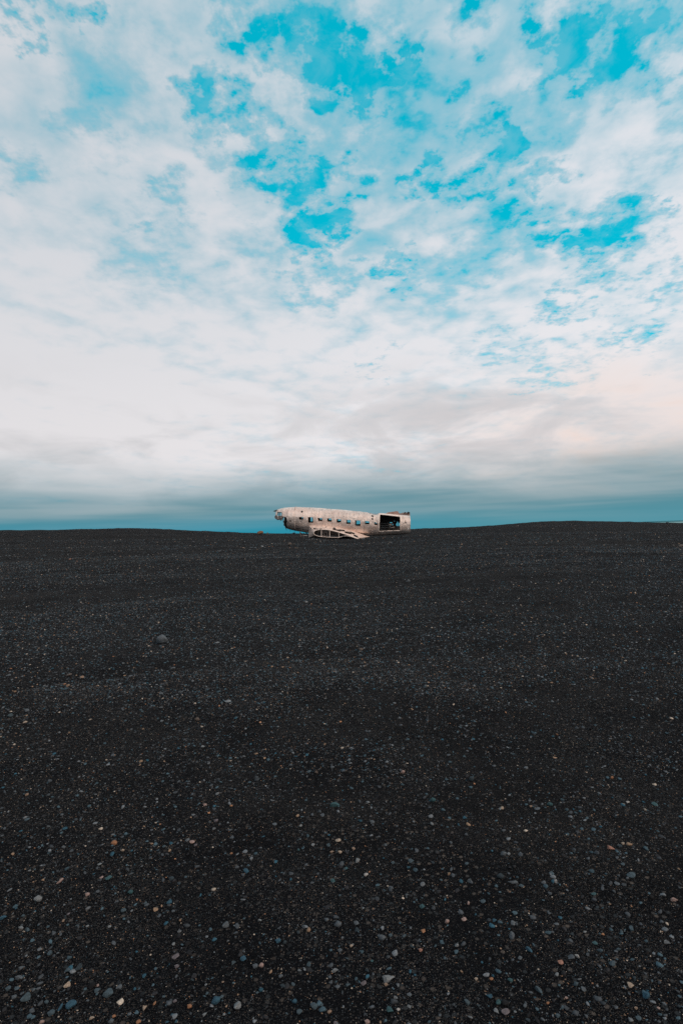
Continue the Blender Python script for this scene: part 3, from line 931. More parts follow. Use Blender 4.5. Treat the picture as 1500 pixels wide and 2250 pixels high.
# sub-parts: what is fixed to the skin belongs to the skin, what is fixed to the wing stub to the wing stub
_kids = list(plane.children)
_skin = next(o for o in _kids if o.name.startswith('fuselage_skin'))
_wing = next(o for o in _kids if o.name.startswith('wing_upper_skin'))
_wing.name = 'wing_stub'
for o in _kids:
    st_ = o.name.split('.')[0]
    if st_ in ('window_frame', 'cargo_door_frame', 'fuselage_seam_strap', 'roof_strap', 'blue_grey_roof_panel', 'round_port_cover', 'skin_patch', 'hoop_frame', 'stringer', 'wall_rail', 'tail_marker'):
        o.parent = _skin
    elif st_ in ('wing_lower_skin', 'end_rib_flange', 'rib_post', 'inner_stiffener', 'web_plate', 'loose_trailing_strip', 'curled_skin_strip'):
        o.parent = _wing

# ------------------------------------------------------------------ stones


def stone_mesh(name, seed, sub=3, cuts=7, flat=0.62, rough=0.06):
    rs = np.random.default_rng(seed)
    bm = bmesh.new()
    bmesh.ops.create_icosphere(bm, subdivisions=sub, radius=1.0)
    V = np.array([v.co[:] for v in bm.verts])
    for _ in range(cuts):
        n = rs.normal(size=3); n /= np.linalg.norm(n)
        dd = rs.uniform(0.42, 0.78)
        k = V @ n
        V = V - np.maximum(k - dd, 0)[:, None] * n[None]
    ph = rs.uniform(0, 50, 3)
    nz = fbm(V[:, 0] * 1.7 + ph[0] + V[:, 2], V[:, 1] * 1.7 + ph[1] - V[:, 2] * .7, 3)
    V = V * (1 + rough * 3 * nz)[:, None]
    V = V * np.array([1.0, rs.uniform(.62, .95), flat * rs.uniform(.75, 1.2)])
    V = V / np.abs(V[:, 0]).max()
    for v, c in zip(bm.verts, V): v.co = c
    me = bpy.data.meshes.new(name)
    bm.to_mesh(me); bm.free()
    me.polygons.foreach_set('use_smooth', np.ones(len(me.polygons), bool))
    return me


def stone_mat(name, col, var=0.3):
    def fn(T, b):
        co = T.node('ShaderNodeTexCoord').outputs['Object']
        n = T.noise(co, 2.2, 6, 0.65, 0.3)
        n2 = T.noise(co, 14, 4, 0.7)
        c = T.mix(T.ramp(n, .3, .7), tuple(x * (1 - var) for x in col), tuple(x * (1 + var) for x in col))
        c = T.mix(T.ramp(n2, .55, .75, 0, .5), c, tuple(x * .5 for x in col))
        put(T, b, 'Base Color', c)
        put(T, b, 'Roughness', 0.75)
        put(T, b, 'Specular IOR Level', 0.25)
        bump(T, b, T.math('ADD', n, T.math('MULTIPLY', n2, .4)), 0.5, 0.06)
    return material(name, fn)


COL = {'grey': (.095, .118, .138), 'pale grey': (.20, .225, .24), 'blue-grey': (.055, .095, .12), 'blue': (.022, .095, .15), 'dark blue-grey': (.03, .05, .064), 'teal': (.03, .10, .115),
       'cream': (.40, .31, .23), 'tan': (.30, .20, .135), 'orange': (.36, .155, .065), 'salmon': (.38, .18, .125), 'pink': (.36, .24, .21), 'mauve': (.15, .13, .145), 'brown': (.12, .095, .08), 'white': (.42, .40, .38)}
COL = {k: tuple(.66 * c + .14 * sum(v) / 3 for c in v) for k, v in COL.items()}
COL['rust'] = (.15, .075, .04)
MSTONE = {k: stone_mat(k.replace(' ', '_').replace('-', '_') + '_stone', v) for k, v in COL.items()}
SHAPES = {'round': [stone_mesh('round_pebble', 100 + k, 3, 4, .72, .04) for k in range(4)],
          'flat': [stone_mesh('flat_pebble', 200 + k, 3, 6, .40, .05) for k in range(4)],
          'long': [stone_mesh('long_pebble', 300 + k, 3, 6, .45, .05) for k in range(4)],
          'angular': [stone_mesh('angular_pebble', 400 + k, 3, 13, .66, .05) for k in range(5)],
          'smooth': [stone_mesh('smooth_boulder', 611, 4, 1, .78, .05)],
          'pointed': [stone_mesh('pointed_pebble', 500 + k, 3, 11, .55, .06) for k in range(3)]}
for me in SHAPES['long']:
    for v in me.vertices: v.co.y *= 0.55
for me in SHAPES['pointed']:
    for v in me.vertices: v.co.y *= 0.35 + 0.65 * (0.5 - 0.5 * v.co.x) * 1.4; v.co.z *= 0.5 + 0.5 * (0.5 - 0.5 * v.co.x) * 1.4
_shared = {}


def place_stone(name, px, py, wpx, colour, shape, label, cat, rot=None, group=None, sink=0.32, hscale=1.0, idx=None):
    k = random.randrange(len(SHAPES[shape])) if idx is None else idx
    key = (shape, k, colour)
    if key not in _shared:
        me = SHAPES[shape][k].copy(); me.materials.clear(); me.materials.append(MSTONE[colour]); _shared[key] = me
    # the stone's own contact point is a little below its middle in the picture
    g = hit_ground(px, py + wpx * 0.22)
    dist = (g - EYE).dot(fwd)
    s = wpx / FPX * dist / 2
    o = bpy.data.objects.new(name, _shared[key])
    C.objects.link(o)
    me = _shared[key]
    zmin = min(v.co.z for v in me.vertices)
    o.scale = (s, s, s * hscale)
    o.rotation_euler = (random.uniform(-.18, .18), random.uniform(-.18, .18), rot if rot is not None else random.uniform(-.5, .5))
    o.location = (g.x, g.y, gz(g.x, g.y) + s * hscale * (-zmin) * (1 - sink * 1.4))
    return tag(o, label, cat, group)


ROCKS = [  # px, py, width px, colour, shape, label, height scale, sink
    (358, 1408, 28, 'grey', 'smooth', 'smooth grey boulder, the largest stone out on the sand by itself', 1.05, .04),
    (366, 1396, 14, 'dark blue-grey', 'angular', 'small dark stone touching the back of the smooth grey boulder', .9, .3),
    (636, 1196.5, 10, 'brown', 'angular', 'upright brown rock standing in front of the aircraft nose', 1.5, .15),
    (571, 1170.5, 17, 'rust', 'angular', 'rust-brown mound of rock on the skyline ahead of the nose', 1.0, .2),
    (588, 1173.5, 4.5, 'brown', 'angular', 'small stacked stone between the rust-brown mound and the nose', 1.9, .1),
    (646, 1171.5, 9, 'dark blue-grey', 'angular', 'dark boulder in the shade below the aircraft nose', 1.1, .15),
    (535, 1203.5, 7, 'tan', 'flat', 'flat tan stone at the end of the short row of rocks', 1.0, .25),
    (554, 1202.5, 9, 'grey', 'angular', 'low grey rock in the middle of the short row of rocks', .7, .25),
    (561, 1203, 8, 'grey', 'flat', 'flat grey rock beside the low one in the short row', .9, .25),
    (575.5, 1201, 8, 'pale grey', 'angular', 'pale upright rock in the short row, nearest the nose', 1.0, .2),
    (581.5, 1203, 5, 'grey', 'round', 'little grey stone tucked against the pale upright rock', .8, .3),
    (1495, 1199.5, 15, 'brown', 'angular', 'squat brown boulder cut off by the right edge of the picture', 1.0, .2),
    (1465, 1148.8, 9, 'dark blue-grey', 'angular', 'dark rock breaking the skyline in front of the sea', .9, .2),
    (686, 1184.2, 3.4, 'pale grey', 'round', 'small pale stone under the front of the wing stub', 1.0, .2),
    (672, 1176, 8, 'white', 'flat', 'white scrap-like stone slab under the belly', .6, .2),
    (1137, 1155, 3.5, 'pink', 'flat', 'pinkish stone high on the dune beyond the tail', 1.0, .2),
    (859, 1192.5, 3.5, 'pale grey', 'angular', 'pale stone on the sand below the cargo opening', 1.0, .2),
    (155, 1227.5, 7, 'salmon', 'flat', 'reddish stone on the open sand under the left hilltop', .9, .2),
]
for (px, py, w, c, sh, lab, hs, sk) in ROCKS:
    place_stone('rock', px, py, w, c, sh, lab, 'rock', None, None, sk, hs)

# scraps of bent sheet lying by the wreck
def scrap(px, py, wpx, mat, lab, seed):
    g = hit_ground(px, py)
    s_ = wpx / FPX * (g - EYE).dot(fwd) / 2
    rs = np.random.default_rng(seed)
    n = 14
    u_ = np.linspace(-1, 1, n)
    Xg, Yg = np.meshgrid(u_, u_, indexing='ij')
    ph = rs.uniform(0, 30)
    Zg = .28 * np.abs(np.sin(Xg * 1.9 + rs.uniform(-1, 1))) + .5 * fbm(Xg * 1.3 + ph, Yg * 1.3, 3)
    Zg = Zg - Zg.min()
    edge = 1 + .35 * fbm(Xg * 2 + ph, Yg * 2 + 5, 2)
    V = np.stack([Xg * edge * s_, Yg * edge * s_ * .6, Zg * s_ * .6], -1).reshape(-1, 3)
    F = [(i * n + j, (i + 1) * n + j, (i + 1) * n + j + 1, i * n + j + 1) for i in range(n - 1) for j in range(n - 1)]
    o = link('metal_scrap', mesh('metal_scrap', V, F), mat)
    md = o.modifiers.new('thickness', 'SOLIDIFY'); md.thickness = .012
    o.location = (g.x, g.y, gz(g.x, g.y) - .01)
    o.rotation_euler.z = rs.uniform(-.6, .6)
    return tag(o, lab, 'scrap metal', 'scraps of metal around the wreck')


scrap(653, 1179.5, 9, M_dark, 'dark bent scrap of sheet metal in the shade under the nose', 3)
scrap(668, 1177.5, 9, M_rust, 'reddish crumpled scrap of metal beside the nose strut', 5)
scrap(641, 1181, 5, M_dark, 'small dark curl of metal out in front of the nose strut', 8)
scrap(694, 1185.2, 5, M_dark, 'dark shard of metal under the leading edge of the wing stub', 9)

# pebbles that stand out in the foreground, each at its own spot: px, py, width, colour, shape, turn, label
PEB = [
 (84,1976,19,'pale grey','round',.1,'pale grey rounded pebble above the row of little tan ones'),
 (192,1966,12,'pink','round',.3,'pale pink pebble beside the rounded pale grey one'),
 (140,2024,8,'tan','round',1.3,'tiny bright tan pebble standing on end'),
 (46,2037,18,'pale grey','long',-.4,'long pale pebble lying against a dark blue one'),
 (60,2043,14,'blue-grey','long',-.6,'dark blue pebble tucked under the long pale one'),
 (6,2016,18,'blue','long',.5,'slanted blue pebble cut by the left edge'),
 (287,1961,13,'teal','round',0,'small round teal pebble near an orange grain'),
 (301,1977,6,'orange','round',0,'orange grain between two bluish pebbles'),
 (373,1982,14,'blue','angular',.2,'angular blue pebble alone on dark sand'),
 (272,2000,13,'blue-grey','round',0,'round blue-grey pebble below the orange grain'),
 (110,2095,13,'blue-grey','angular',1.2,'blue-grey upright pebble on the left foreground'),
 (148,2132,17,'blue-grey','angular',-.3,'chunky blue-grey pebble beside a dark wedge'),
 (174,2126,18,'dark blue-grey','angular',.4,'dark wedge-shaped pebble beside the chunky blue-grey one'),
 (149,2165,17,'cream','angular',.2,'cream angular pebble, brightest on the left foreground'),
 (48,2126,16,'grey','pointed',.6,'grey wedge pebble with one lit edge'),
 (42,2148,19,'grey','long',.1,'flat long grey pebble lying level near the left edge'),
 (18,2172,14,'blue-grey','round',.4,'round blue-grey pebble close to the left edge'),
 (38,2170,13,'blue-grey','flat',0,'flat blue-grey pebble paired with a round one'),
 (57,2193,25,'blue-grey','angular',.5,'big slanting blue-grey pebble in the lower left corner'),
 (31,2191,14,'grey','round',0,'smaller grey pebble beside the big slanting one'),
 (74,2177,9,'grey','round',1.4,'little grey pebble just above the big slanting one'),
 (133,2212,20,'blue','long',1.5,'tall blue pebble standing beside a striped blue one'),
 (157,2207,25,'blue','round',.3,'large rounded blue pebble with paler flank'),
 (112,2226,19,'blue-grey','round',.2,'blue-grey pebble below the pair of blue ones'),
 (238,2184,27,'blue-grey','angular',.1,'blocky blue-grey pebble with a step in its top'),
 (216,2175,17,'blue-grey','pointed',.6,'pointed blue-grey pebble against the blocky one'),
 (216,2166,8,'pink','angular',0,'pink chip on top of the pointed blue-grey pebble'),
 (262,2170,15,'grey','angular',1.3,'narrow upright grey pebble right of the blocky one'),
 (388,2100,21,'mauve','flat',.5,'mauve-grey flat pebble tilted in the sand'),
 (388,2124,12,'mauve','round',.2,'smaller mauve pebble below the tilted flat one'),
 (382,2074,10,'pale grey','round',1.2,'small pale pebble standing above the mauve one'),
 (318,2214,14,'cream','long',1.2,'cream oval pebble standing on end near the bottom'),
 (474,2198,22,'blue','round',.4,'vivid blue pebble with a greyish facet'),
 (487,2190,13,'blue-grey','flat',.3,'flat blue-grey chip behind the vivid blue pebble'),
 (416,2211,13,'orange','round',0,'round orange pebble left of the vivid blue one'),
 (450,2228,14,'pale grey','pointed',.8,'pale grey pointed pebble under the vivid blue one'),
 (496,2032,18,'grey','angular',.2,'squarish grey-green pebble in the mid foreground'),
 (202,2237,13,'cream','long',.4,'slim cream pebble close to the bottom edge'),
 (251,2233,9,'orange','round',0,'orange pebble right at the bottom edge'),
 (244,2244,14,'grey','round',.1,'grey round pebble just under the orange one at the bottom edge'),
 (305,2246,12,'orange','round',.1,'orange-brown pebble half cut by the bottom edge'),
 (92,2246,13,'pink','round',.1,'pink pebble half cut by the bottom edge'),
 (742,2030,18,'grey','round',0,'round grey pebble left of a greenish one'),
 (784,2028,14,'grey','angular',.2,'greenish grey pebble above a dark blue wedge'),
 (786,2043,16,'dark blue-grey','pointed',-.6,'dark blue wedge under the greenish grey pebble'),
 (836,2057,25,'grey','pointed',2.8,'broad grey pebble with a peaked top'),
 (857,2056,11,'blue-grey','round',.4,'small blue pebble right beside the peaked one'),
 (886,2057,15,'blue-grey','long',.5,'slanted slim blue-grey pebble right of the peaked one'),
 (716,2019,16,'grey','pointed',2.6,'small grey pebble with its tail to the left'),
 (610,2068,15,'blue','round',.1,'bright blue round pebble with a dull twin'),
 (625,2070,11,'dark blue-grey','round',.2,'dull twin beside the bright blue round pebble'),
 (536,2105,17,'blue','angular',.3,'blue angular pebble with a pale face'),
 (513,2115,13,'blue-grey','long',.7,'slim pale-blue pebble left of the angular blue one'),
 (560,2123,15,'grey','round',0,'grey round pebble beside a pinkish one'),
 (574,2122,12,'pink','round',.2,'pinkish pebble touching the grey round one'),
 (617,2145,11,'grey','round',.1,'grey pebble just above the dark almond-shaped one'),
 (620,2165,19,'dark blue-grey','long',-.6,'dark almond-shaped pebble casting a deep shadow'),
 (736,2132,17,'pale grey','long',.6,'pale slanted pebble in the middle of the foreground'),
 (679,2119,12,'blue-grey','angular',1.2,'small upright blue pebble left of the pale slanted one'),
 (718,2101,7,'blue','long',1.4,'thin blue pebble standing on its edge'),
 (746,2089,12,'grey','round',0,'light grey pebble near a cream grain'),
 (771,2079,9,'cream','round',.1,'cream grain above the light grey pebble'),
 (853,2147,36,'pale grey','pointed',.35,'largest pale pebble of the foreground, pointed to one side'),
 (847,2164,10,'tan','round',.2,'tan pebble under the large pale pointed one'),
 (800,2160,17,'mauve','flat',.1,'mauve-grey flat pebble left of the large pale one'),
 (764,2163,14,'blue-grey','pointed',.2,'blue-grey pebble next to the mauve flat one'),
 (742,2168,12,'grey','flat',.3,'small grey flat pebble, end of a line of three'),
 (806,2132,11,'dark blue-grey','long',-.6,'dark slim pebble above the mauve flat one'),
 (522,2210,20,'pale grey','angular',.4,'pale blue-grey pebble near the bottom, lit from above'),
 (689,2211,20,'blue-grey','angular',.3,'blue-grey squarish pebble near the bottom'),
 (707,2209,9,'blue-grey','round',1.2,'small blue-grey pebble touching the squarish one'),
 (658,2224,15,'blue-grey','round',.4,'dull blue pebble lower left of the squarish one'),
 (724,2223,11,'tan','round',.1,'tan pebble right of the squarish blue-grey one'),
 (647,2201,12,'blue','round',0,'small deep blue pebble above the dull blue one'),
 (858,2219,20,'teal','pointed',-.3,'teal and white pebble with a hooked point'),
 (875,2218,9,'white','round',.2,'small white pebble beside the hooked teal one'),
 (898,2184,13,'grey','flat',.2,'grey flat pebble right of the large pale pointed one'),
 (898,2213,11,'pale grey','long',-.6,'pale slim pebble leaning to the lower right'),
 (923,2088,11,'salmon','round',.1,'salmon-pink round pebble below a dark blue one'),
 (905,2079,15,'dark blue-grey','pointed',-.7,'dark blue pebble above the salmon-pink one'),
 (928,1991,15,'teal','angular',.1,'bright teal angular pebble beside an ochre grain'),
 (981,2024,12,'pink','round',.1,'pink pebble at the centre right of the foreground'),
 (806,2246,14,'pink','round',.2,'pinkish grey pebble at the bottom edge below the hooked teal one'),
 (1123,2057,19,'grey','round',1.4,'tall grey oval pebble casting a shadow to its left'),
 (1161,2085,19,'blue','long',-.8,'long blue pebble leaning down to the right'),
 (1142,2104,12,'grey','flat',.2,'flat light grey pebble below the leaning blue one'),
 (1268,2100,19,'white','pointed',1.9,'whitish triangular pebble, brightest on the right foreground'),
 (1290,2098,9,'grey','round',1.3,'little grey pebble right of the whitish triangle'),
 (1230,2112,14,'salmon','flat',-.2,'salmon-coloured flat pebble left of the whitish triangle'),
 (1283,2048,13,'pale grey','long',.3,'pale slim pebble above the whitish triangle'),
 (1305,2070,14,'teal','flat',.2,'dark teal flat pebble on the right foreground'),
 (1316,2087,16,'blue-grey','pointed',2.8,'arched blue-grey pebble below the dark teal one'),
 (1387,2041,16,'blue-grey','round',1.5,'tall blue-grey pebble with flecks of sand'),
 (1344,2119,16,'blue-grey','angular',.3,'blue-grey blocky pebble right of the whitish triangle'),
 (1358,2085,13,'blue-grey','long',.3,'small slanted blue-grey pebble above the blocky one'),
 (1464,2070,15,'pale grey','long',-.3,'pale slanted pebble near the right edge'),
 (1480,1976,18,'pink','long',.1,'pinkish long pebble close to the right edge'),
 (1386,2163,19,'cream','pointed',.1,'cream diamond-shaped pebble with ochre flecks'),
 (1394,2150,13,'dark blue-grey','long',1.4,'dark upright pebble above the cream diamond'),
 (1182,2174,21,'blue-grey','long',-.8,'long slate pebble leaning down to the right near the bottom'),
 (1164,2180,14,'grey','long',-.6,'narrow grey sliver beside the long slate pebble'),
 (1281,2172,15,'grey','angular',1.2,'grey upright pebble right of the slate one'),
 (1264,2163,12,'blue-grey','round',.2,'blue-grey pebble upper left of the grey upright one'),
 (1075,2187,19,'blue','pointed',2.7,'blue pebble shaped like a shark fin'),
 (1094,2203,14,'teal','angular',.2,'teal pebble just below the fin-shaped blue one'),
 (1120,2154,13,'teal','angular',.4,'small bright teal pebble in the lower right half'),
 (1079,2150,10,'orange','flat',.1,'orange flat pebble left of the small bright teal one'),
 (1045,2151,9,'cream','round',.2,'cream round pebble left of the orange flat one'),
 (1112,2221,25,'mauve','flat',.2,'broad pinkish-grey slab of a pebble near the bottom edge'),
 (1091,2221,16,'pale grey','pointed',-.9,'pale blue pointed pebble against the pinkish-grey slab'),
 (1025,2202,15,'blue-grey','angular',.2,'blue-grey angular pebble left of the fin-shaped one'),
 (1418,2187,19,'blue','round',.5,'vivid blue two-toned pebble on the right foreground'),
 (1383,2239,17,'pale grey','pointed',1.9,'pale triangular pebble at the bottom edge'),
 (1402,2236,14,'blue-grey','flat',.2,'flat bluish pebble right of the pale triangular one'),
 (1396,2216,9,'tan','round',.2,'tan pebble above the flat bluish one at the bottom'),
 (1305,1964,15,'teal','flat',.2,'teal flat pebble with a whitish twin above the dark teal one'),
 (1032,2234,14,'pale grey','long',-.6,'pale blue sliver close to the bottom edge'),
 (1224,2232,13,'blue-grey','round',.2,'blue-grey round pebble close to the bottom edge'),
 (1191,2240,12,'grey','long',-.5,'slanted grey pebble close to the bottom edge'),
 (1243,2194,8,'pink','round',.2,'little pink pebble above the bottom right gravel'),
 (1203,2205,8,'orange','round',.1,'ochre pebble below the long slate one'),
 (1028,1985,9,'pink','round',1.3,'small pink grain standing above a pink oval'),
 (1018,2018,13,'pink','flat',0,'pink oval pebble lying level'),
 (1085,2022,12,'blue','angular',.1,'blue square-shouldered pebble right of the pink oval'),
 (1061,1980,14,'blue-grey','flat',-.1,'flat blue-grey pebble above the blue square-shouldered one'),
 (61,1800,14,'blue-grey','flat',.1,'flat blue-grey pebble on the left slope'),
 (251,1853,15,'orange','round',.1,'orange-tan oval pebble, the most colourful of the left middle ground'),
 (270,1868,8,'cream','round',.1,'cream grain below the orange-tan oval'),
 (132,1934,19,'pink','long',1.1,'pale pinkish pebble standing tall on the left'),
 (239,1927,18,'teal','flat',.1,'broad teal-grey flat pebble on the left'),
 (223,1927,10,'pink','flat',.1,'pinkish chip left of the broad teal-grey one'),
 (376,1930,15,'dark blue-grey','round',.1,'dark blue dome-shaped pebble on the left'),
 (361,1860,9,'blue-grey','round',.1,'small round slate pebble below the pale pink pair'),
 (474,1803,13,'mauve','round',-.3,'mauve rounded pebble left of centre'),
 (423,1849,14,'pink','flat',.1,'pale pink oval of a touching pair'),
 (430,1857,9,'mauve','round',.9,'mauve half of the touching pair'),
 (220,1898,11,'pale grey','flat',.1,'pale little flat pebble on the left'),
 (59,1746,10,'tan','round',.1,'tan rounded pebble on the left slope'),
 (4,1836,12,'grey','long',1.2,'grey slanted pebble at the left edge'),
 (450,1768,10,'pink','round',.2,'small pink pebble near an orange grain left of centre'),
 (735,1767,25,'teal','long',.15,'long flat teal pebble in the middle ground'),
 (807,1762,13,'pale grey','pointed',2.6,'pale chip to the right of the long flat teal pebble'),
 (950,1757,15,'teal','round',-.2,'smooth teal oval pebble in the middle ground'),
 (817,1807,13,'grey','round',.1,'grey hexagonal pebble below the pale chip'),
 (786,1891,15,'pale grey','angular',.7,'whitish grey pebble with a flat face, centre'),
 (742,1845,15,'cream','flat',-.1,'cream flat pebble above a bluish pair'),
 (722,1857,11,'blue-grey','angular',.1,'bluish pebble below the cream flat one'),
 (729,1871,11,'tan','flat',-.3,'tan flat pebble at the lower end of the bluish pair'),
 (746,1872,11,'cream','angular',.3,'cream chip beside the tan flat pebble'),
 (884,1696,11,'pink','round',.1,'pink rounded pebble in the middle ground, right of centre'),
 (695,1695,14,'brown','pointed',1.8,'brown triangular stone in the middle ground'),
 (679,1694,13,'blue-grey','flat',.1,'blue-grey flat stone beside the brown triangle'),
 (729,1686,10,'grey','round',.2,'grey pebble right of the brown triangle'),
 (804,1922,11,'white','round',.2,'whitish rounded pebble below the one with a flat face'),
 (904,1890,17,'blue-grey','pointed',.2,'blue-grey arrow-shaped pebble right of centre'),
 (540,1914,16,'blue','angular',.1,'dull blue pebble pair left of centre, low in the picture'),
 (732,1935,13,'teal','angular',.2,'teal squarish pebble above the foreground centre'),
 (759,1907,11,'teal','flat',.1,'small teal flat pebble left of the one with a flat face'),
 (603,1809,13,'grey','flat',.2,'grey slab-like pebble left of centre in the middle ground'),
 (1034,1711,15,'dark blue-grey','round',-.1,'dark rounded stone in the right middle ground'),
 (1102,1776,10,'cream','angular',.2,'cream and orange chip in the right middle ground'),
 (1207,1767,14,'teal','round',-.3,'dark teal rounded pebble in the right middle ground'),
 (1180,1776,15,'grey','flat',.1,'grey flat pebble left of the dark teal rounded one'),
 (1173,1760,10,'grey','pointed',1.8,'small grey pebble above the grey flat one'),
 (1165,1772,8,'tan','round',.2,'tan grain touching the grey flat pebble'),
 (1341,1862,21,'salmon','pointed',-.4,'salmon-red pebble, the largest reddish one'),
 (1360,1860,13,'dark blue-grey','round',.2,'dark pebble right beside the salmon-red one'),
 (1367,1853,9,'cream','round',.1,'cream pebble behind the dark one beside the salmon-red pebble'),
 (1126,1936,25,'grey','long',.0,'long grey pebble lying level on the right'),
 (1098,1926,17,'dark blue-grey','round',-.3,'dark blue rounded pebble left of the long grey one'),
 (1145,1945,14,'blue-grey','flat',.2,'flat blue-grey pebble at the end of the long grey one'),
 (1032,1937,15,'grey','long',-.6,'grey slanting pebble on the right, above the pink oval'),
 (1386,1921,22,'blue-grey','flat',.3,'broad flat slate pebble on the right'),
 (1355,1941,14,'grey','flat',-.2,'grey flat pebble lower left of the broad slate one'),
 (1193,1940,12,'grey','round',.1,'round grey pebble beside a whitish upright one'),
 (1221,1936,13,'white','long',1.4,'whitish upright pebble on the right'),
 (1105,1876,15,'grey','round',.1,'grey round pebble with a pale neighbour'),
 (1117,1876,10,'pale grey','round',.6,'pale neighbour of the grey round pebble'),
 (1378,1763,10,'white','angular',.1,'small white squarish pebble in the right middle ground'),
 (1210,1918,13,'blue-grey','flat',.2,'blue-grey flat pebble above the whitish upright one'),
 (1436,1765,16,'teal','flat',.3,'teal flat stone pair near the right edge of the middle ground'),
 (1343,1709,8,'orange','round',.2,'orange-brown stone in the right middle ground'),
 (59,1561,15,'grey','angular',.1,'grey-green angular stone on the left slope'),
 (55,1587,12,'cream','angular',.1,'cream square stone below the grey-green angular one'),
 (23,1572,13,'blue-grey','angular',.6,'blue-grey upright stone left of the cream square one'),
 (433,1581,12,'brown','round',.1,'brownish round stone left of centre'),
 (446,1639,13,'pale grey','pointed',1.8,'pale angular stone leaning up, left of centre'),
 (500,1539,17,'pale grey','flat',.3,'pale flat stone left of centre'),
 (20,1483,15,'grey','flat',.1,'grey flat stone at the left edge, well up the slope'),
 (153,1481,17,'brown','flat',.1,'brown-grey flat stone well up the left slope'),
 (181,1488,10,'tan','angular',.2,'tan stone right of the brown-grey flat one'),
 (149,1506,10,'tan','round',.2,'tan stone below the brown-grey flat one'),
 (456,1437,9,'dark blue-grey','round',.2,'small dark stone right of the smooth boulder'),
 (476,1411,13,'pale grey','flat',.1,'pale flat chip to the right of the smooth boulder'),
 (436,1377,8,'brown','round',.2,'little brown rounded stone upslope of the smooth boulder'),
 (355,1523,12,'grey','flat',.2,'grey stone straight below the smooth boulder'),
 (287,1484,13,'grey','flat',.2,'grey flat stone lower left of the smooth boulder'),
 (107,1516,17,'dark blue-grey','flat',.3,'dark slate flat stone on the left slope'),
 (379,1466,16,'grey','long',.0,'thin grey slab lying level below the smooth boulder'),
 (542,1463,8,'pale grey','pointed',1.8,'small pale upright stone right of the thin grey slab'),
 (792,1427,13,'brown','angular',.2,'brownish stone straight below the tail half of the wreck'),
 (896,1277,10,'grey','round',.2,'grey stone on the open sand below the cargo opening'),
 (672,1323,9,'pale grey','angular',.2,'pale stone on the open sand below the wing stub'),
 (884,1379,8,'grey','round',.2,'small grey stone on the sand below the tail'),
 (594,1441,6,'cream','round',.2,'cream speck of stone below the nose'),
 (632,1445,6,'cream','round',.2,'cream speck of stone below the wing stub'),
]
GP = 'pebbles that stand out in the gravel'
for (px, py, w, c, sh, rt, lab) in PEB:
    place_stone('pebble', px, py, w * .93, c, sh, lab, 'pebble', rt, GP, sink=.30)

# further pebbles near the camera, told apart by the marked pebble they lie next to
STOP = set('beside near above below under right left with that on in at of close lying standing alone against tucked between cut touching leaning just half straight shaped well to and upslope, end lit behind lower'.split())


def core(lab):
    out = []
    for wd in lab.replace(',', ' ,').split():
        if wd in STOP or wd == ',':
            break
        out.append(wd)
    return ' '.join(out[:7])


cores = [core(p[6]) for p in PEB]
refs = [(p[0], p[1], c) for p, c in zip(PEB, cores) if cores.count(c) == 1 and len(c.split()) >= 3]
taken = [(p[0], p[1], p[2]) for p in PEB]
cols = ['grey', 'blue-grey', 'dark blue-grey', 'blue', 'mauve', 'tan', 'pale grey', 'pink', 'teal']
wts = [.24, .26, .2, .04, .07, .07, .06, .03, .03]
n_auto, seen, tries = 0, set(), 0
while n_auto < 300 - len(PEB) and tries < 20000:
    tries += 1
    py = 2246 - 480 * random.random() ** 1.5
    px = random.uniform(5, 1495)
    w = random.uniform(7, 11) * (.75 + .25 * (py - 1500) / 700)
    if any(math.hypot(px - a, py - b) < (w + c) * .75 for a, b, c in taken):
        continue
    a, b, cr = min(refs, key=lambda q: math.hypot(q[0] - px, q[1] - py))
    if math.hypot(a - px, b - py) > 90:
        continue
    col = random.choices(cols, wts)[0]
    sh = random.choice(['round', 'flat', 'angular', 'angular', 'long'])
    rel = ('to the left of' if px < a else 'to the right of') if abs(px - a) > abs(py - b) else ('just beyond' if py < b else 'just in front of')
    lab = 'small %s %s pebble %s the %s' % (col, sh, rel, cr)
    if (col, rel, cr) in seen:
        continue
    seen.add((col, rel, cr))
    taken.append((px, py, w))
    place_stone('pebble', px, py, w, col, sh, lab, 'pebble', random.uniform(-.8, .8), 'small pebbles among the marked ones', sink=.38)
    n_auto += 1


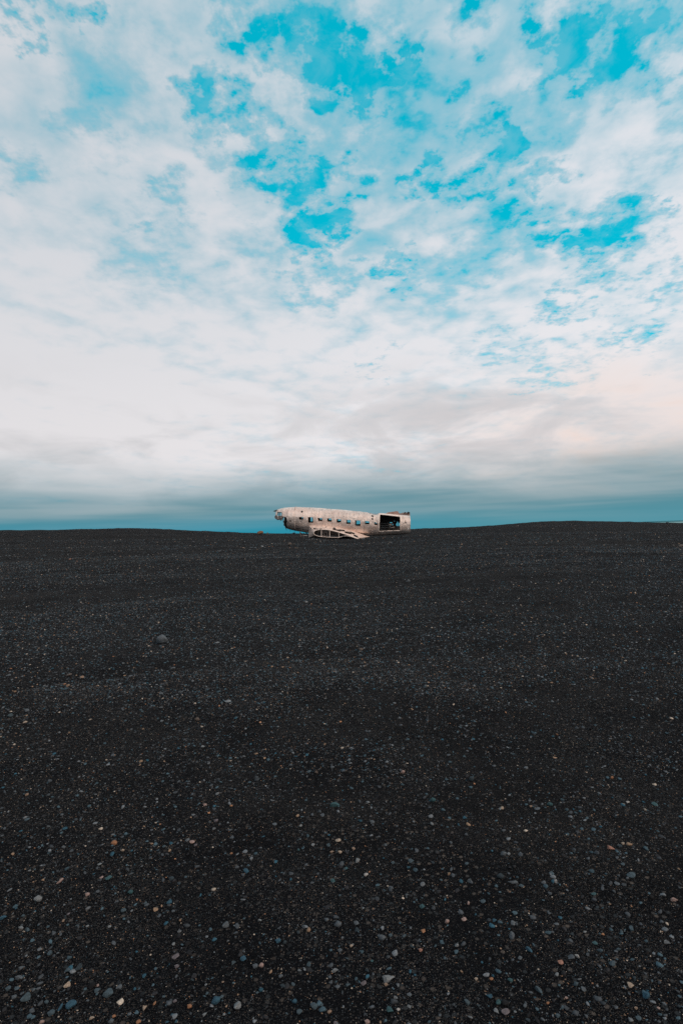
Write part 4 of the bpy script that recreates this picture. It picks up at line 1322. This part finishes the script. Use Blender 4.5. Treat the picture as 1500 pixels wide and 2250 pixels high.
# ------------------------------------------------------------------ gravel: grit and small stones nobody could count
def build_gravel():
    protos = bpy.data.collections.new('grit_shapes')
    for k in range(6):
        me = stone_mesh('grit_shape', 900 + k, 2 if k < 4 else 2, 9, .6, .06)
        protos.objects.link(bpy.data.objects.new('grit_shape', me))

    def gm(T, b):
        at = T.node('ShaderNodeAttribute', attribute_type='INSTANCER', attribute_name='tint').outputs['Color']
        co = T.node('ShaderNodeTexCoord').outputs['Object']
        n = T.noise(co, 2.5, 3, .6)
        put(T, b, 'Base Color', T.mix(1.0, at, T.mix(T.ramp(n, .3, .7), (.65, .65, .65), (1.25, 1.25, 1.25)), 'MULTIPLY'))
        put(T, b, 'Roughness', .8)
        put(T, b, 'Specular IOR Level', .2)
    mat = material('mixed_grit', gm)
    for o in protos.objects:
        o.data.materials.append(mat)
    P, SC, RO, TI = [], [], [], []
    pal = np.array([(.006, .0065, .008), (.018, .019, .022), (.044, .053, .062), (.040, .072, .092), (.020, .068, .10), (.11, .125, .138), (.20, .135, .09), (.34, .29, .24), (.26, .135, .075)])
    # radius range of the ring, smallest half-size built there, stones per square metre above it, half angle
    for r1, r2, smin, A, ha in ((1.2, 3.2, .0012, 1.25, 46), (3.2, 7, .0024, 1.25, 42), (7, 15, .0058, 1.0, 40), (15, 34, .0125, .75, 40), (34, 62, .020, .22, 40), (62, 104, .030, .10, 40)):
        area = math.radians(ha) * (r2 ** 2 - r1 ** 2)
        dens = A * 1150 * (smin * 200) ** -1.95       # cumulative count above a size (diameter in cm)
        n = int(area * dens)
        r = np.sqrt(rng.uniform(r1 ** 2, r2 ** 2, n)); a = np.radians(rng.uniform(-ha, ha, n))
        x, y = r * np.sin(a), r * np.cos(a)
        # laid in patches and streaks
        pat = sst(fbm(x * .22 + 9, y * .30 + 4, 3) + .5 * fbm(x * .9, y * 1.3, 3), -.55, .30) * .74 + .26
        pat = pat * (1 - .75 * np.exp(-((x - .5) / 13) ** 2 - ((y - 56) / 9) ** 2))
        k = rng.random(n) < pat
        x, y = x[k], y[k]
        n = len(x)
        s = smin * rng.random(n) ** (-1 / 2.15)
        s = np.minimum(s, np.clip(.012 + .0006 * np.hypot(x, y), 0, .05) if r2 < 40 else .06)
        z = ground(x, y)
        P.append(np.stack([x, y, z + s * .12], 1))
        SC.append(np.stack([s, s * rng.uniform(.6, 1, n), s * rng.uniform(.6, 1.05, n)], 1))
        RO.append(np.stack([rng.uniform(-.4, .4, n), rng.uniform(-.4, .4, n), rng.uniform(0, 6.28, n)], 1))
        small = s < .004
        pr = np.where(small[:, None], np.array([[.28, .22, .16, .06, .02, .09, .09, .06, .02]]), np.array([[.20, .23, .25, .16, .035, .085, .020, .015, .005]]))
        cum = np.cumsum(pr / pr.sum(1, keepdims=True), 1)
        ci = (rng.random(n)[:, None] > cum).sum(1).clip(0, len(pal) - 1)
        TI.append(pal[ci] * rng.uniform(.7, 1.3, (n, 1)))
    P, SC, RO, TI = map(np.concatenate, (P, SC, RO, TI))
    print('gravel stones', len(P))
    me = bpy.data.meshes.new('gravel')
    me.vertices.add(len(P))
    me.vertices.foreach_set('co', P.astype(np.float32).ravel())
    for nm, typ, arr, key in (('size', 'FLOAT_VECTOR', SC, 'vector'), ('turn', 'FLOAT_VECTOR', RO, 'vector'), ('tint', 'FLOAT_COLOR', np.hstack([TI, np.ones((len(TI), 1))]), 'color')):
        at = me.attributes.new(nm, typ, 'POINT')
        at.data.foreach_set(key, arr.astype(np.float32).ravel())
    o = bpy.data.objects.new('gravel', me)
    C.objects.link(o)
    tag(o, 'fine grey, bluish and tan gravel strewn over the black sand', 'gravel', kind='stuff')
    g = bpy.data.node_groups.new('strew_gravel', 'GeometryNodeTree')
    g.interface.new_socket('Geometry', in_out='INPUT', socket_type='NodeSocketGeometry')
    g.interface.new_socket('Geometry', in_out='OUTPUT', socket_type='NodeSocketGeometry')
    gi, go = g.nodes.new('NodeGroupInput'), g.nodes.new('NodeGroupOutput')
    ci = g.nodes.new('GeometryNodeCollectionInfo')
    ci.inputs['Collection'].default_value = protos
    ci.inputs['Separate Children'].default_value = True
    iop = g.nodes.new('GeometryNodeInstanceOnPoints')
    iop.inputs['Pick Instance'].default_value = True
    def attr(nm, typ):
        nd = g.nodes.new('GeometryNodeInputNamedAttribute'); nd.data_type = typ; nd.inputs['Name'].default_value = nm
        return nd.outputs['Attribute']
    e2r = g.nodes.new('FunctionNodeEulerToRotation')
    g.links.new(attr('turn', 'FLOAT_VECTOR'), e2r.inputs[0])
    g.links.new(gi.outputs[0], iop.inputs['Points'])
    g.links.new(ci.outputs[0], iop.inputs['Instance'])
    g.links.new(e2r.outputs[0], iop.inputs['Rotation'])
    g.links.new(attr('size', 'FLOAT_VECTOR'), iop.inputs['Scale'])
    g.links.new(iop.outputs[0], go.inputs[0])
    md = o.modifiers.new('strew', 'NODES')
    md.node_group = g


build_gravel()
